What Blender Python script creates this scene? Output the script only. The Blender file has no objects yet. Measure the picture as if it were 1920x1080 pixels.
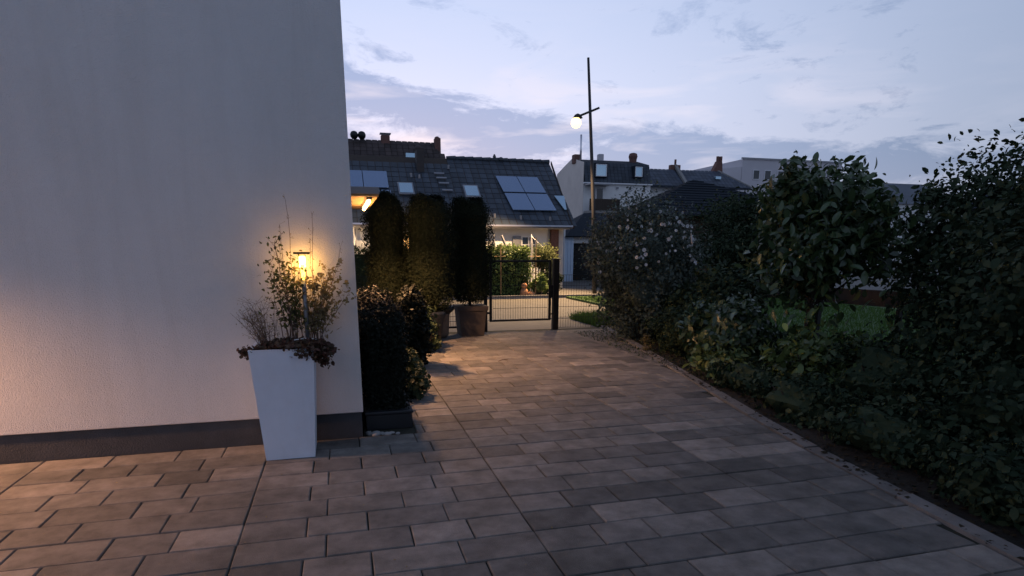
import bpy, bmesh, math, random
import numpy as np
from mathutils import Vector, Matrix, Quaternion
random.seed(7)
rng = np.random.default_rng(11)
R = math.radians
S = bpy.context.scene
COL = S.collection

# ------------------------------------------------------------------ camera
F_PX, YP, PITCH, ROLL, YAW, CAM_H = 1150.0, 740.0, R(13.4), R(0.12), R(15.4), 1.55
right = Vector((math.cos(YAW), -math.sin(YAW), 0)); fwd0 = Vector((math.sin(YAW), math.cos(YAW), 0)); up0 = Vector((0, 0, 1))
fwd = fwd0*math.cos(PITCH) - up0*math.sin(PITCH); upv = up0*math.cos(PITCH) + fwd0*math.sin(PITCH)
cx = right*math.cos(ROLL) + upv*math.sin(ROLL); cy = upv*math.cos(ROLL) - right*math.sin(ROLL)
cam_d = bpy.data.cameras.new('camera'); cam = bpy.data.objects.new('camera', cam_d); COL.objects.link(cam)
m = Matrix((cx, cy, -fwd)).transposed().to_4x4(); m.translation = (0, 0, CAM_H); cam.matrix_world = m
cam_d.sensor_width = 36; cam_d.lens = 36*F_PX/1920; cam_d.shift_y = (YP-540)/1920
cam_d.clip_end = 2000; cam_d.clip_start = .05
S.camera = cam

# ------------------------------------------------------------------ dusk sky
W = bpy.data.worlds.new('World'); S.world = W; W.use_nodes = True
nt = W.node_tree; nt.nodes.clear()
def N(t, **k):
    n = nt.nodes.new(t)
    for a, b in k.items(): setattr(n, a, b)
    return n
def L(a, b): nt.links.new(a, b)
def ramp(n, stops, interp='LINEAR'):
    cr = n.color_ramp; cr.interpolation = interp
    while len(cr.elements) > 1: cr.elements.remove(cr.elements[-1])
    for i, (p, c) in enumerate(stops):
        e = cr.elements[0] if i == 0 else cr.elements.new(p)
        e.position = p; e.color = (*c, 1)
out = N('ShaderNodeOutputWorld'); bg = N('ShaderNodeBackground'); L(bg.outputs[0], out.inputs[0])
tc = N('ShaderNodeTexCoord'); sep = N('ShaderNodeSeparateXYZ'); L(tc.outputs['Generated'], sep.inputs[0])
# elevation colours on the bright (afterglow) side and on the far side
re1 = N('ShaderNodeValToRGB'); ramp(re1, [(0, (.64, .59, .75)), (.10, (.65, .67, .86)), (.22, (.62, .68, .90)), (.34, (.52, .61, .86)), (.46, (.40, .49, .76)), (.65, (.22, .28, .45)), (1, (.15, .19, .31))]); L(sep.outputs[2], re1.inputs[0])
re2 = N('ShaderNodeValToRGB'); ramp(re2, [(0, (.30, .35, .48)), (.3, (.29, .36, .52)), (.6, (.22, .28, .42)), (1, (.15, .19, .31))]); L(sep.outputs[2], re2.inputs[0])
# azimuth weight: glow behind the houses, centred a little left of the view axis
dot = N('ShaderNodeVectorMath', operation='DOT_PRODUCT'); L(tc.outputs['Generated'], dot.inputs[0]); dot.inputs[1].default_value = (-.10, .99, 0)
az = N('ShaderNodeMapRange', interpolation_type='SMOOTHSTEP'); L(dot.outputs['Value'], az.inputs[0]); az.inputs[1].default_value = .42; az.inputs[2].default_value = 1.0
mixs = N('ShaderNodeMix', data_type='RGBA'); L(az.outputs[0], mixs.inputs[0]); L(re2.outputs[0], mixs.inputs[6]); L(re1.outputs[0], mixs.inputs[7])
# cloud banks: bands squeezed towards the horizon
mp = N('ShaderNodeMapping'); L(tc.outputs['Generated'], mp.inputs[0]); mp.inputs['Scale'].default_value = (4.6, 4.6, 13.0); mp.inputs['Location'].default_value = (7.3, 2.2, 2.2)
n1 = N('ShaderNodeTexNoise'); L(mp.outputs[0], n1.inputs[0]); n1.inputs['Scale'].default_value = 1.7; n1.inputs['Detail'].default_value = 9; n1.inputs['Roughness'].default_value = .68; n1.inputs['Distortion'].default_value = .35
zt = N('ShaderNodeMath', operation='MULTIPLY_ADD'); L(sep.outputs[0], zt.inputs[0]); zt.inputs[1].default_value = .17; L(sep.outputs[2], zt.inputs[2])
bias = N('ShaderNodeValToRGB'); ramp(bias, [(0, (.50,)*3), (.10, (.56,)*3), (.155, (.60,)*3), (.19, (.70,)*3), (.235, (.70,)*3), (.262, (.26,)*3), (.34, (.16,)*3), (.5, (.30,)*3), (1, (.45,)*3)]); L(zt.outputs[0], bias.inputs[0])
nb = N('ShaderNodeMath', operation='MULTIPLY_ADD'); L(bias.outputs[0], nb.inputs[0]); nb.inputs[1].default_value = .42; L(n1.outputs[0], nb.inputs[2])
cr1 = N('ShaderNodeValToRGB'); ramp(cr1, [(.63, (0, 0, 0)), (.76, (1, 1, 1))]); L(nb.outputs[0], cr1.inputs[0])
band = N('ShaderNodeValToRGB'); ramp(band, [(0, (.6,)*3), (.12, (.9,)*3), (.25, (1,)*3), (.30, (.6,)*3), (.5, (.4,)*3), (1, (.4,)*3)]); L(sep.outputs[2], band.inputs[0])
cm = N('ShaderNodeMath', operation='MULTIPLY'); L(cr1.outputs[0], cm.inputs[0]); L(band.outputs[0], cm.inputs[1])
cm2 = N('ShaderNodeMath', operation='MULTIPLY'); L(cm.outputs[0], cm2.inputs[0]); cm2.inputs[1].default_value = .95
cc = N('ShaderNodeMix', data_type='RGBA', blend_type='MULTIPLY'); cc.inputs[0].default_value = 1; L(mixs.outputs[2], cc.inputs[6]); cc.inputs[7].default_value = (.45, .56, .69, 1)
mixc = N('ShaderNodeMix', data_type='RGBA'); L(cm2.outputs[0], mixc.inputs[0]); L(mixs.outputs[2], mixc.inputs[6]); L(cc.outputs[2], mixc.inputs[7])
# bright pinkish rims between the clouds near the horizon
n2 = N('ShaderNodeTexNoise'); mp2 = N('ShaderNodeMapping'); L(tc.outputs['Generated'], mp2.inputs[0]); mp2.inputs['Scale'].default_value = (3, 3, 16); mp2.inputs['Location'].default_value = (5, 2, 1)
L(mp2.outputs[0], n2.inputs[0]); n2.inputs['Scale'].default_value = 2.0; n2.inputs['Detail'].default_value = 7; n2.inputs['Distortion'].default_value = .4
cr2 = N('ShaderNodeValToRGB'); ramp(cr2, [(.50, (0, 0, 0)), (.68, (1, 1, 1))]); L(n2.outputs[0], cr2.inputs[0])
band2 = N('ShaderNodeValToRGB'); ramp(band2, [(0, (1,)*3), (.16, (.9,)*3), (.23, (.4,)*3), (.29, (.05,)*3)]); L(sep.outputs[2], band2.inputs[0])
rm = N('ShaderNodeMath', operation='MULTIPLY'); L(cr2.outputs[0], rm.inputs[0]); L(band2.outputs[0], rm.inputs[1])
rm2 = N('ShaderNodeMath', operation='MULTIPLY'); L(rm.outputs[0], rm2.inputs[0]); L(az.outputs[0], rm2.inputs[1])
mixr = N('ShaderNodeMix', data_type='RGBA'); L(rm2.outputs[0], mixr.inputs[0]); L(mixc.outputs[2], mixr.inputs[6]); mixr.inputs[7].default_value = (.78, .73, .84, 1)
# physical sky at very low strength, sun just at the horizon
sky = N('ShaderNodeTexSky', sky_type='NISHITA'); sky.sun_disc = False; sky.sun_elevation = R(.5); sky.sun_rotation = R(5)
ms = N('ShaderNodeMix', data_type='RGBA', blend_type='ADD'); ms.inputs[0].default_value = .03; L(mixr.outputs[2], ms.inputs[6]); L(sky.outputs[0], ms.inputs[7])
L(ms.outputs[2], bg.inputs[0]); bg.inputs[1].default_value = 1.12

sd = bpy.data.lights.new('afterglow_sun', 'SUN'); sd.energy = .04; sd.angle = R(12); sd.color = (1, .8, .75)
so = bpy.data.objects.new('afterglow_sun', sd); COL.objects.link(so); so.rotation_euler = (R(86), 0, R(-5+180))
S.view_settings.view_transform = 'Standard'; S.view_settings.look = 'None'; S.view_settings.exposure = 0; S.view_settings.gamma = 1
S.view_settings.use_curve_mapping = False
S.render.engine = 'CYCLES'

def lamp(name, loc, power, color, radius=.05, parent=None, cone=None):
    d = bpy.data.lights.new(name, 'SPOT' if cone else 'POINT')
    if cone: d.spot_size = R(cone); d.spot_blend = .45
    d.energy = power; d.color = color; d.shadow_soft_size = radius
    o = bpy.data.objects.new(name, d); COL.objects.link(o); o.location = loc
    if parent: o.parent = parent
    return o

# ------------------------------------------------------------------ materials
def mat(name, base, rough=.8, metal=0, spec=.5, var=0, varcol=None, noise=0, nscale=8, ncol=None, bump=0, bscale=60, emis=None, estr=0, rnd='island', ndet=6, trans=0, alpha=1, stain=None):
    M = bpy.data.materials.new(name); M.use_nodes = True; t = M.node_tree; b = t.nodes['Principled BSDF']
    b.inputs['Roughness'].default_value = rough; b.inputs['Metallic'].default_value = metal; b.inputs['Specular IOR Level'].default_value = spec
    b.inputs['Base Color'].default_value = (*base, 1); b.inputs['Alpha'].default_value = alpha
    if trans: b.inputs['Transmission Weight'].default_value = trans
    src = None
    nn = lambda ty, **k: (lambda n: ([setattr(n, a, c) for a, c in k.items()], n)[1])(t.nodes.new(ty))
    tcn = nn('ShaderNodeTexCoord')
    if var or varcol:
        if rnd == 'object': r = nn('ShaderNodeObjectInfo').outputs['Random']
        else: r = nn('ShaderNodeNewGeometry').outputs['Random Per Island']
        cr = nn('ShaderNodeValToRGB')
        lo = tuple(c*(1-var) for c in base) if not varcol else varcol[0]
        hi = tuple(c*(1+var) for c in base) if not varcol else varcol[-1]
        stops = [(0, lo), (1, hi)] if not varcol else [(i/(len(varcol)-1), c) for i, c in enumerate(varcol)]
        ramp(cr, stops); t.links.new(r, cr.inputs[0]); src = cr.outputs[0]
    if noise:
        no = nn('ShaderNodeTexNoise'); no.inputs['Scale'].default_value = nscale; no.inputs['Detail'].default_value = ndet; no.inputs['Roughness'].default_value = .65
        geo = nn('ShaderNodeNewGeometry'); t.links.new(geo.outputs['Position'], no.inputs[0])
        cr = nn('ShaderNodeValToRGB'); ramp(cr, [(.32, (0, 0, 0)), (.68, (1, 1, 1))]); t.links.new(no.outputs[0], cr.inputs[0])
        mx = nn('ShaderNodeMix', data_type='RGBA'); t.links.new(cr.outputs[0], mx.inputs[0])
        dk = nn('ShaderNodeMix', data_type='RGBA', blend_type='MULTIPLY'); dk.inputs[0].default_value = 1
        dk.inputs[7].default_value = (*(ncol or (1-noise,)*3), 1)
        if src: t.links.new(src, dk.inputs[6]); t.links.new(src, mx.inputs[7])
        else: dk.inputs[6].default_value = (*base, 1); mx.inputs[7].default_value = (*base, 1)
        t.links.new(dk.outputs[2], mx.inputs[6]); src = mx.outputs[2]
    if stain:
        no = nn('ShaderNodeTexNoise'); no.inputs['Scale'].default_value = stain[0]; no.inputs['Detail'].default_value = 5; no.inputs['Roughness'].default_value = .6; no.inputs['Distortion'].default_value = .6
        geo = nn('ShaderNodeNewGeometry'); mpn = nn('ShaderNodeMapping'); mpn.inputs['Scale'].default_value = stain[3] if len(stain) > 3 else (1, 1, 1)
        t.links.new(geo.outputs['Position'], mpn.inputs[0]); t.links.new(mpn.outputs[0], no.inputs[0])
        cr = nn('ShaderNodeValToRGB'); ramp(cr, [(.46, (0, 0, 0)), (.66, (1, 1, 1))]); t.links.new(no.outputs[0], cr.inputs[0])
        fm = nn('ShaderNodeMath', operation='MULTIPLY'); t.links.new(cr.outputs[0], fm.inputs[0]); fm.inputs[1].default_value = stain[1]
        mx = nn('ShaderNodeMix', data_type='RGBA', blend_type='MULTIPLY'); t.links.new(fm.outputs[0], mx.inputs[0])
        if src: t.links.new(src, mx.inputs[6])
        else: mx.inputs[6].default_value = (*base, 1)
        mx.inputs[7].default_value = (*stain[2], 1); src = mx.outputs[2]
    if src: t.links.new(src, b.inputs['Base Color'])
    if bump:
        no = nn('ShaderNodeTexNoise'); no.inputs['Scale'].default_value = bscale; no.inputs['Detail'].default_value = 4
        geo = nn('ShaderNodeNewGeometry'); t.links.new(geo.outputs['Position'], no.inputs[0])
        bp = nn('ShaderNodeBump'); bp.inputs['Strength'].default_value = bump; bp.inputs['Distance'].default_value = .01
        t.links.new(no.outputs[0], bp.inputs['Height']); t.links.new(bp.outputs[0], b.inputs['Normal'])
    if emis: b.inputs['Emission Color'].default_value = (*emis, 1); b.inputs['Emission Strength'].default_value = estr
    return M
def leafmat(name, cols, rough=.45, spec=.5, tr=.25):
    M = mat(name, cols[0], rough=rough, spec=spec, varcol=cols)
    t = M.node_tree; b = t.nodes['Principled BSDF']; o = t.nodes['Material Output']
    tl = t.nodes.new('ShaderNodeBsdfTranslucent'); mx = t.nodes.new('ShaderNodeMixShader'); mx.inputs[0].default_value = tr
    s = b.inputs['Base Color'].links[0].from_socket; t.links.new(s, tl.inputs[0])
    t.links.new(b.outputs[0], mx.inputs[1]); t.links.new(tl.outputs[0], mx.inputs[2]); t.links.new(mx.outputs[0], o.inputs[0])
    return M
M = {}
M['stucco'] = mat('stucco', (.79, .79, .80), .95, noise=.06, nscale=1.1, bump=1.0, bscale=150, spec=.2, stain=(1.6, .16, (.72, .70, .66), (3, 3, .35)))
M['plinth'] = mat('plinth', (.075, .077, .085), .9, noise=.3, nscale=5, bump=.5, bscale=90)
M['paver'] = mat('paver', (.2, .18, .17), .78, varcol=[(.14, .134, .127), (.30, .278, .256), (.20, .19, .18), (.40, .362, .33)], rnd='object', noise=.46, nscale=6.5, bump=.8, bscale=180, spec=.3, stain=(1.3, .65, (.55, .56, .54)))
M['paver_far'] = mat('paver_far', (.2, .18, .17), .8, varcol=[(.15, .143, .134), (.25, .232, .213), (.195, .185, .174), (.32, .288, .262)], noise=.44, nscale=6.5, bump=.6, bscale=180, spec=.3, stain=(1.3, .65, (.55, .56, .54)))
M['joint'] = mat('joint_sand', (.03, .028, .024), 1, noise=.5, nscale=18, ncol=(.6, .8, .4))
M['soil'] = mat('soil', (.028, .023, .018), 1, noise=.5, nscale=9, bump=1, bscale=40)
M['grass_base'] = mat('lawn_ground', (.07, .13, .04), 1, noise=.5, nscale=6)
M['asphalt'] = mat('asphalt', (.13, .12, .11), .85, noise=.25, nscale=3, bump=.4, bscale=120)
M['concrete'] = mat('concrete', (.27, .26, .25), .85, noise=.3, nscale=4, bump=.4, bscale=90)
M['pave_conc'] = mat('worn_pavement', (.15, .13, .115), .85, noise=.3, nscale=4, bump=.4, bscale=90)
M['kerb'] = mat('kerb_stone', (.20, .185, .18), .9, varcol=[(.20, .188, .18), (.29, .27, .26)], rnd='object', noise=.4, nscale=6, bump=.6, bscale=120)
M['white'] = mat('white_render', (.80, .79, .78), .9, noise=.12, nscale=1.2, bump=.4, bscale=60)
M['cream'] = mat('cream_render', (.74, .66, .60), .9, noise=.18, nscale=.6, bump=.3, bscale=30)
M['blueclad'] = mat('pale_blue_cladding', (.62, .74, .90), .6, noise=.12, nscale=2)
M['pinkrender'] = mat('pale_pink_render', (.58, .55, .58), .9, noise=.1, nscale=.5)
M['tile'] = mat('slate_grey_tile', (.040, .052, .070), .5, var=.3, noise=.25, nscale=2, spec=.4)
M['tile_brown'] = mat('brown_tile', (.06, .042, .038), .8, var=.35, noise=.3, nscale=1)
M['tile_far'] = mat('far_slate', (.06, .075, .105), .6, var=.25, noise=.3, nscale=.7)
M['tile_dark'] = mat('dark_shingle', (.02, .026, .035), .85, spec=.15, var=.3)
M['brick'] = mat('chimney_brick', (.20, .10, .08), .9, noise=.4, nscale=12, bump=.5, bscale=25)
M['metal_dark'] = mat('black_steel', (.012, .012, .013), .45, metal=.3)
M['metal_grey'] = mat('galvanised', (.28, .28, .30), .5, metal=.6)
M['pole'] = mat('lamp_pole_steel', (.035, .033, .036), .6, metal=.3)
M['steel'] = mat('stainless', (.75, .72, .75), .3, metal=.9)
M['wood_dark'] = mat('dark_wood', (.05, .035, .025), .8, noise=.4, nscale=10)
M['wood'] = mat('larch_boards', (.55, .33, .14), .7, noise=.3, nscale=9)
M['frame_white'] = mat('white_frame', (.75, .75, .77), .5)
M['glass'] = mat('window_glass', (.02, .025, .03), .08, spec=.8)
M['skyglass'] = mat('roof_window_glass', (.50, .66, .74), .08, metal=.85, spec=1)
M['panel'] = mat('solar_cell', (.27, .35, .48), .16, metal=.75, spec=1)
M['litpane'] = mat('lit_window', (.8, .5, .2), .5, emis=(1, .55, .18), estr=1.3)
M['planter'] = mat('white_planter', (.76, .82, .93), .5, noise=.07, nscale=4, spec=.35, stain=(5, .10, (.62, .60, .55), (1.5, 1.5, .5)), bump=.15, bscale=60)
M['pot'] = mat('dark_pot', (.05, .042, .042), .7, noise=.25, nscale=8, bump=.3, bscale=50)
M['pot_pale'] = mat('pale_pot', (.22, .17, .13), .8, noise=.35, nscale=9)
M['pot_black'] = mat('black_plastic', (.02, .022, .026), .4)
M['bark'] = mat('bark', (.06, .045, .035), .9, noise=.4, nscale=30, bump=.8, bscale=60)
M['stem'] = mat('dry_stem', (.16, .11, .085), .9, noise=.3, nscale=30)
M['bulb'] = mat('bulb_glow', (1, .8, .4), .5, emis=(1, .62, .16), estr=9)
M['filament'] = mat('filament_glow', (1, .8, .4), .5, emis=(1, .62, .12), estr=5)
M['globe'] = mat('street_globe', (1, .9, .7), .5, emis=(1, .66, .26), estr=3.2)
M['tube_lamp'] = mat('strip_light', (1, .9, .7), .5, emis=(1, .58, .20), estr=38)
M['smallglow'] = mat('small_wall_glow', (1, .9, .7), .5, emis=(1, .72, .45), estr=2.2)
M['clear'] = mat('clear_plastic', (1, .9, .7), .05, trans=1, spec=.5)
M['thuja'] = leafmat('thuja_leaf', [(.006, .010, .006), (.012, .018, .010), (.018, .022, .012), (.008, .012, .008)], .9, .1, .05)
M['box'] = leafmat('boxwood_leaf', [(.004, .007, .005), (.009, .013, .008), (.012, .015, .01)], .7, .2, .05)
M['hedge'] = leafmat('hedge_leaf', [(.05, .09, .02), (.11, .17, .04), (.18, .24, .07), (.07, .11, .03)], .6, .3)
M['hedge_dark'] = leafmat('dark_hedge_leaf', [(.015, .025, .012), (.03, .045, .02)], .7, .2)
M['rose'] = leafmat('rose_leaf', [(.035, .052, .040), (.075, .10, .078), (.13, .155, .13)], .55, .35, .15)
M['laurel'] = leafmat('laurel_leaf', [(.024, .05, .022), (.055, .095, .038), (.09, .13, .05)], .32, .6, .12)
M['laurel_low'] = leafmat('young_leaf', [(.06, .10, .03), (.13, .18, .055), (.20, .25, .08)], .4, .5, .2)
M['darkleaf'] = leafmat('shade_leaf', [(.014, .028, .014), (.034, .056, .028), (.055, .072, .036)], .7, .2, .08)
M['heuchera'] = leafmat('reddish_leaf', [(.05, .03, .022), (.10, .045, .035), (.07, .06, .035), (.14, .08, .06)], .6, .3, .2)
M['dryleaf'] = leafmat('dry_leaf', [(.26, .21, .11), (.36, .29, .15), (.18, .17, .08), (.42, .33, .20)], .8, .2, .5)
M['deadleaf'] = leafmat('dead_leaf', [(.04, .032, .02), (.07, .052, .035), (.025, .022, .016), (.09, .07, .045)], .9, .1, .1)
M['olive'] = leafmat('olive_leaf', [(.08, .10, .04), (.15, .17, .07), (.06, .07, .04)], .7, .2, .5)
M['yellowleaf'] = leafmat('yellow_leaf', [(.42, .42, .08), (.34, .38, .10)], .4, .5, .2)
M['petal'] = mat('white_petal', (.70, .70, .72), .7)
M['grass'] = leafmat('grass_blade', [(.05, .11, .025), (.09, .16, .04), (.08, .14, .03)], .8, .2, .3)
M['pebble'] = mat('pebble', (.34, .34, .34), .8, var=.3, rnd='object')
M['terracotta'] = mat('terracotta', (.50, .24, .12), .85, noise=.2, nscale=20)

# ------------------------------------------------------------------ object helpers
def tag(o, label=None, cat=None, group=None, kind=None):
    if label: o['label'] = label
    if cat: o['category'] = cat
    if group: o['group'] = group
    if kind: o['kind'] = kind
    return o
def link(name, me, m=None, parent=None):
    o = bpy.data.objects.new(name, me); COL.objects.link(o)
    if m and me and not me.materials: me.materials.append(M[m])
    if parent: o.parent = parent
    return o
def empty(name, loc, label, cat, group=None):
    o = bpy.data.objects.new(name, None); COL.objects.link(o); o.location = loc
    return tag(o, label, cat, group)
class MB:
    def __init__(s): s.v = []; s.f = []
    def add(s, v, f):
        k = len(s.v); s.v += [tuple(a) for a in v]; s.f += [tuple(i+k for i in q) for q in f]; return s
    def box(s, a, b, ch=0):
        x0, y0, z0 = a; x1, y1, z1 = b
        if not ch:
            return s.add([(x0,y0,z0),(x1,y0,z0),(x1,y1,z0),(x0,y1,z0),(x0,y0,z1),(x1,y0,z1),(x1,y1,z1),(x0,y1,z1)],
                  [(0,3,2,1),(4,5,6,7),(0,1,5,4),(1,2,6,5),(2,3,7,6),(3,0,4,7)])
        v = []
        for z, i in ((z0, ch), (z0+ch, 0), (z1-ch, 0), (z1, ch)):
            v += [(x0+i,y0+i,z),(x1-i,y0+i,z),(x1-i,y1-i,z),(x0+i,y1-i,z)]
        f = [(0,3,2,1),(12,13,14,15)]
        for k in range(3):
            for i in range(4): j = (i+1)%4; f.append((k*4+i, k*4+j, k*4+4+j, k*4+4+i))
        return s.add(v, f)
    def quad(s, a, b, c, d): return s.add([a,b,c,d], [(0,1,2,3)])
    def tube(s, pts, rad, n=6, caps=True):
        pts = [Vector(p) for p in pts]
        if not isinstance(rad, (list, tuple)): rad = [rad]*len(pts)
        v = []; f = []; ref = Vector((.31, .17, .93))
        for i, p in enumerate(pts):
            d = (pts[min(i+1, len(pts)-1)]-pts[max(i-1, 0)]).normalized()
            a = d.cross(Vector((1,0,0)) if abs(d.x) < .8 else Vector((0,1,0))).normalized(); b = d.cross(a)
            for k in range(n):
                t = 2*math.pi*k/n; v.append(p+(a*math.cos(t)+b*math.sin(t))*rad[i])
        for i in range(len(pts)-1):
            for k in range(n): q = (k+1)%n; f.append((i*n+k, i*n+q, i*n+n+q, i*n+n+k))
        if caps: f.append(tuple(range(n))[::-1]); f.append(tuple((len(pts)-1)*n+k for k in range(n)))
        return s.add(v, f)
    def lathe(s, c, prof, n=20):
        v = []; f = []; c = Vector(c)
        for r_, z in prof:
            for k in range(n): t = 2*math.pi*k/n; v.append(c+Vector((r_*math.cos(t), r_*math.sin(t), z)))
        for i in range(len(prof)-1):
            for k in range(n): q = (k+1)%n; f.append((i*n+k, i*n+q, i*n+n+q, i*n+n+k))
        f.append(tuple(range(n))[::-1]); f.append(tuple((len(prof)-1)*n+k for k in range(n)))
        return s.add(v, f)
    def frustum(s, c, w0, w1, z0, z1, d0=None, d1=None):
        d0 = d0 or w0; d1 = d1 or w1; x, y = c
        v = [(x+a*w0/2, y+b*d0/2, z0) for a, b in ((-1,-1),(1,-1),(1,1),(-1,1))]+[(x+a*w1/2, y+b*d1/2, z1) for a, b in ((-1,-1),(1,-1),(1,1),(-1,1))]
        return s.add(v, [(0,3,2,1),(4,5,6,7),(0,1,5,4),(1,2,6,5),(2,3,7,6),(3,0,4,7)])
    def poly(s, base, ext):
        """extrude a planar polygon by vector ext"""
        n = len(base); e = Vector(ext); v = [Vector(p) for p in base]+[Vector(p)+e for p in base]
        return s.add(v, [tuple(range(n))[::-1], tuple(range(n, 2*n))]+[(i, (i+1)%n, n+(i+1)%n, n+i) for i in range(n)])
    def mesh(s, name): me = bpy.data.meshes.new(name); me.from_pydata(s.v, [], s.f); me.update(); return me
    def build(s, name, m, parent=None, smooth=False, off=None):
        if off is not None:
            s.v = [(a-off[0], b-off[1], c-off[2]) for a, b, c in s.v]
        me = s.mesh(name); o = link(name, me, m, parent)
        if smooth: me.shade_smooth()
        return o
def leafcloud(name, pts, size, m, parent, n_out=None, squash=.55, svar=.85, down=0., six=False, loc=(0,0,0)):
    """many little leaf faces at pts (N,3); orientation random, biased outwards"""
    pts = np.asarray(pts, float); n = len(pts)
    nrm = rng.normal(size=(n, 3))
    if n_out is not None: nrm = nrm*.6+n_out
    nrm[:, 2] += .3
    nrm /= np.linalg.norm(nrm, axis=1)[:, None]
    t = rng.normal(size=(n, 3)); t[:, 2] -= down*2
    t -= (t*nrm).sum(1)[:, None]*nrm; t /= np.linalg.norm(t, axis=1)[:, None]
    b = np.cross(nrm, t); s = size*(1-svar/2+svar*rng.random(n)**1.4*1.25)[:, None]
    if six:
        prof = [(-.5, 0, 0), (-.15, .5, .10), (.25, .40, .08), (.5, 0, -.08), (.25, -.40, .08), (-.15, -.5, .10)]
    else: prof = [(-.5, 0, 0), (0, .5, .05), (.5, 0, 0), (0, -.5, .05)]
    k = len(prof); co = np.zeros((n, k, 3))
    for i, (u, w, h) in enumerate(prof): co[:, i] = pts+t*s*u+b*s*w*squash+nrm*s*h
    me = bpy.data.meshes.new(name)
    me.vertices.add(n*k); me.vertices.foreach_set('co', co.reshape(-1))
    me.loops.add(n*k); me.loops.foreach_set('vertex_index', np.arange(n*k, dtype=np.int32))
    me.polygons.add(n); me.polygons.foreach_set('loop_start', np.arange(0, n*k, k, dtype=np.int32)); me.polygons.foreach_set('loop_total', np.full(n, k, dtype=np.int32))
    me.update(calc_edges=True); me.validate()
    return link(name, me, m, parent)
def ellip_pts(n, c, r, clump=40, spread=.18, shell=.65):
    """points clumped through an ellipsoid, denser near the outside"""
    d = rng.normal(size=(clump, 3)); d /= np.linalg.norm(d, axis=1)[:, None]
    rad = shell+(1-shell)*rng.random(clump)
    cc = d*rad[:, None]
    k = rng.integers(0, clump, n); sp = spread*(.5+rng.random(clump))[k][:, None]
    p = cc[k]+rng.normal(size=(n, 3))*sp
    rl = np.linalg.norm(p, axis=1); big_ = rl > 1.22; p[big_] *= (1.05/rl[big_]*(.8+.2*rng.random(big_.sum())))[:, None]
    ph = rng.random(4)*6.28; u_ = p/np.maximum(np.linalg.norm(p, axis=1), 1e-3)[:, None]
    p *= (1+.13*np.sin(u_[:, 0]*4.1+ph[0])*np.cos(u_[:, 2]*3.7+ph[1])+.10*np.sin(u_[:, 1]*6+u_[:, 2]*7+ph[2])+.06*np.sin(u_[:, 0]*13+u_[:, 2]*11+ph[3]))[:, None]
    o = p/np.maximum(np.linalg.norm(p, axis=1), 1e-3)[:, None]
    return p*np.array(r)+np.array(c), o
def col_pts(n, z0, z1, rx, ry, jitter=.04, lumps=5, taper=.06):
    """points on and just inside a clipped column with a flat top"""
    z = z0+(z1-z0)*rng.random(n); a = 2*np.pi*rng.random(n)
    top = rng.random(n) < .14
    rr = 1-.35*rng.random(n)**2; rr[top] = np.sqrt(rng.random(top.sum())); z[top] = z1-.05*rng.random(top.sum())
    u = (z-z0)/(z1-z0)
    ph = rng.random()*6; w = 1-taper+taper*np.sin(u*3.0)+.07*np.sin(a*2+z*lumps+ph)+.06*np.sin(a*5-z*9+ph)+.05*np.sin(a*9+z*17)+.04*rng.normal(size=n)*(rng.random(n) < .2)
    w *= np.where(u < .1, .55+4.5*u, 1)*np.where(u > .88, 1-(u-.88)*3.2, 1)
    z = z+np.where(u > .85, .05*np.sin(a*2+ph)-.03*rng.random(n), 0)
    p = np.stack([np.cos(a)*rx*rr*w, np.sin(a)*ry*rr*w, z], 1)+rng.normal(size=(n, 3))*jitter
    o = np.stack([np.cos(a), np.sin(a), top*1.5], 1)
    return p, o
def box_pts(n, a, b, jit=.04, wav=.06):
    a = np.array(a, float); b = np.array(b, float); p = a+(b-a)*rng.random((n, 3)); o = np.zeros((n, 3))
    face = rng.integers(0, 5, n); e = .12*rng.random(n)**2
    sz = b-a
    for i, (ax, sd_) in enumerate(((0, 0), (0, 1), (1, 0), (1, 1), (2, 1))):
        k = face == i; off = np.minimum(e[k], sz[ax]*.4)
        p[k, ax] = (b[ax]-off) if sd_ else (a[ax]+off); o[k, ax] = 1 if sd_ else -1
    w = wav*(np.sin(p[:, 0]*5)+np.sin(p[:, 1]*6+1)+np.sin(p[:, 2]*7+2))/2
    p += o*w[:, None]+rng.normal(size=(n, 3))*jit
    return p, o

# ------------------------------------------------------------------ the ground
def struct(name, mb, m, parent=None): return tag(mb.build(name, m, parent), kind='structure') if not parent else mb.build(name, m, parent)
mb = MB(); mb.box((-250, -150, -.5), (300, 350, -.075)); struct('ground', mb, 'soil')
KX = [(-8, 2.6), (0, 3.02), (2.3, 3.28), (4.1, 3.53), (4.95, 3.70), (6.5, 4.04), (8.74, 4.51), (11.5, 5.06), (12.6, 5.3)]
def kx(y):
    for (y0, x0), (y1, x1) in zip(KX, KX[1:]):
        if y <= y1: return x0+(x1-x0)*(y-y0)/(y1-y0)
    return KX[-1][1]
drive = tag(MB().poly([(-9, -8, -.07), (2.6, -8, -.07)]+[(x+.02, y, -.07) for y, x in KX[1:-1]]+[(5.06, 11.6, -.07), (.117, 11.6, -.07), (.117, 5.14, -.07), (-9, 5.14, -.07)], (0, 0, .055)).build('paved_driveway', 'joint'), kind='structure')
drive['label'] = 'brown grey paved driveway with long straight joints'
ROW, Y0 = .2585, 5.11
BAND = 1.588
patA = [(0, .46), (.46, .92), (.92, 1.25), (1.25, BAND)]
patB = [(0, .35), (.35, .69), (.69, 1.15), (1.15, BAND)]
patC = [(0, .335), (.335, .66), (.66, 1.12), (1.12, BAND)]
patD = [(0, .44), (.44, .90), (.90, 1.24), (1.24, BAND)]
pavers = []
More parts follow.
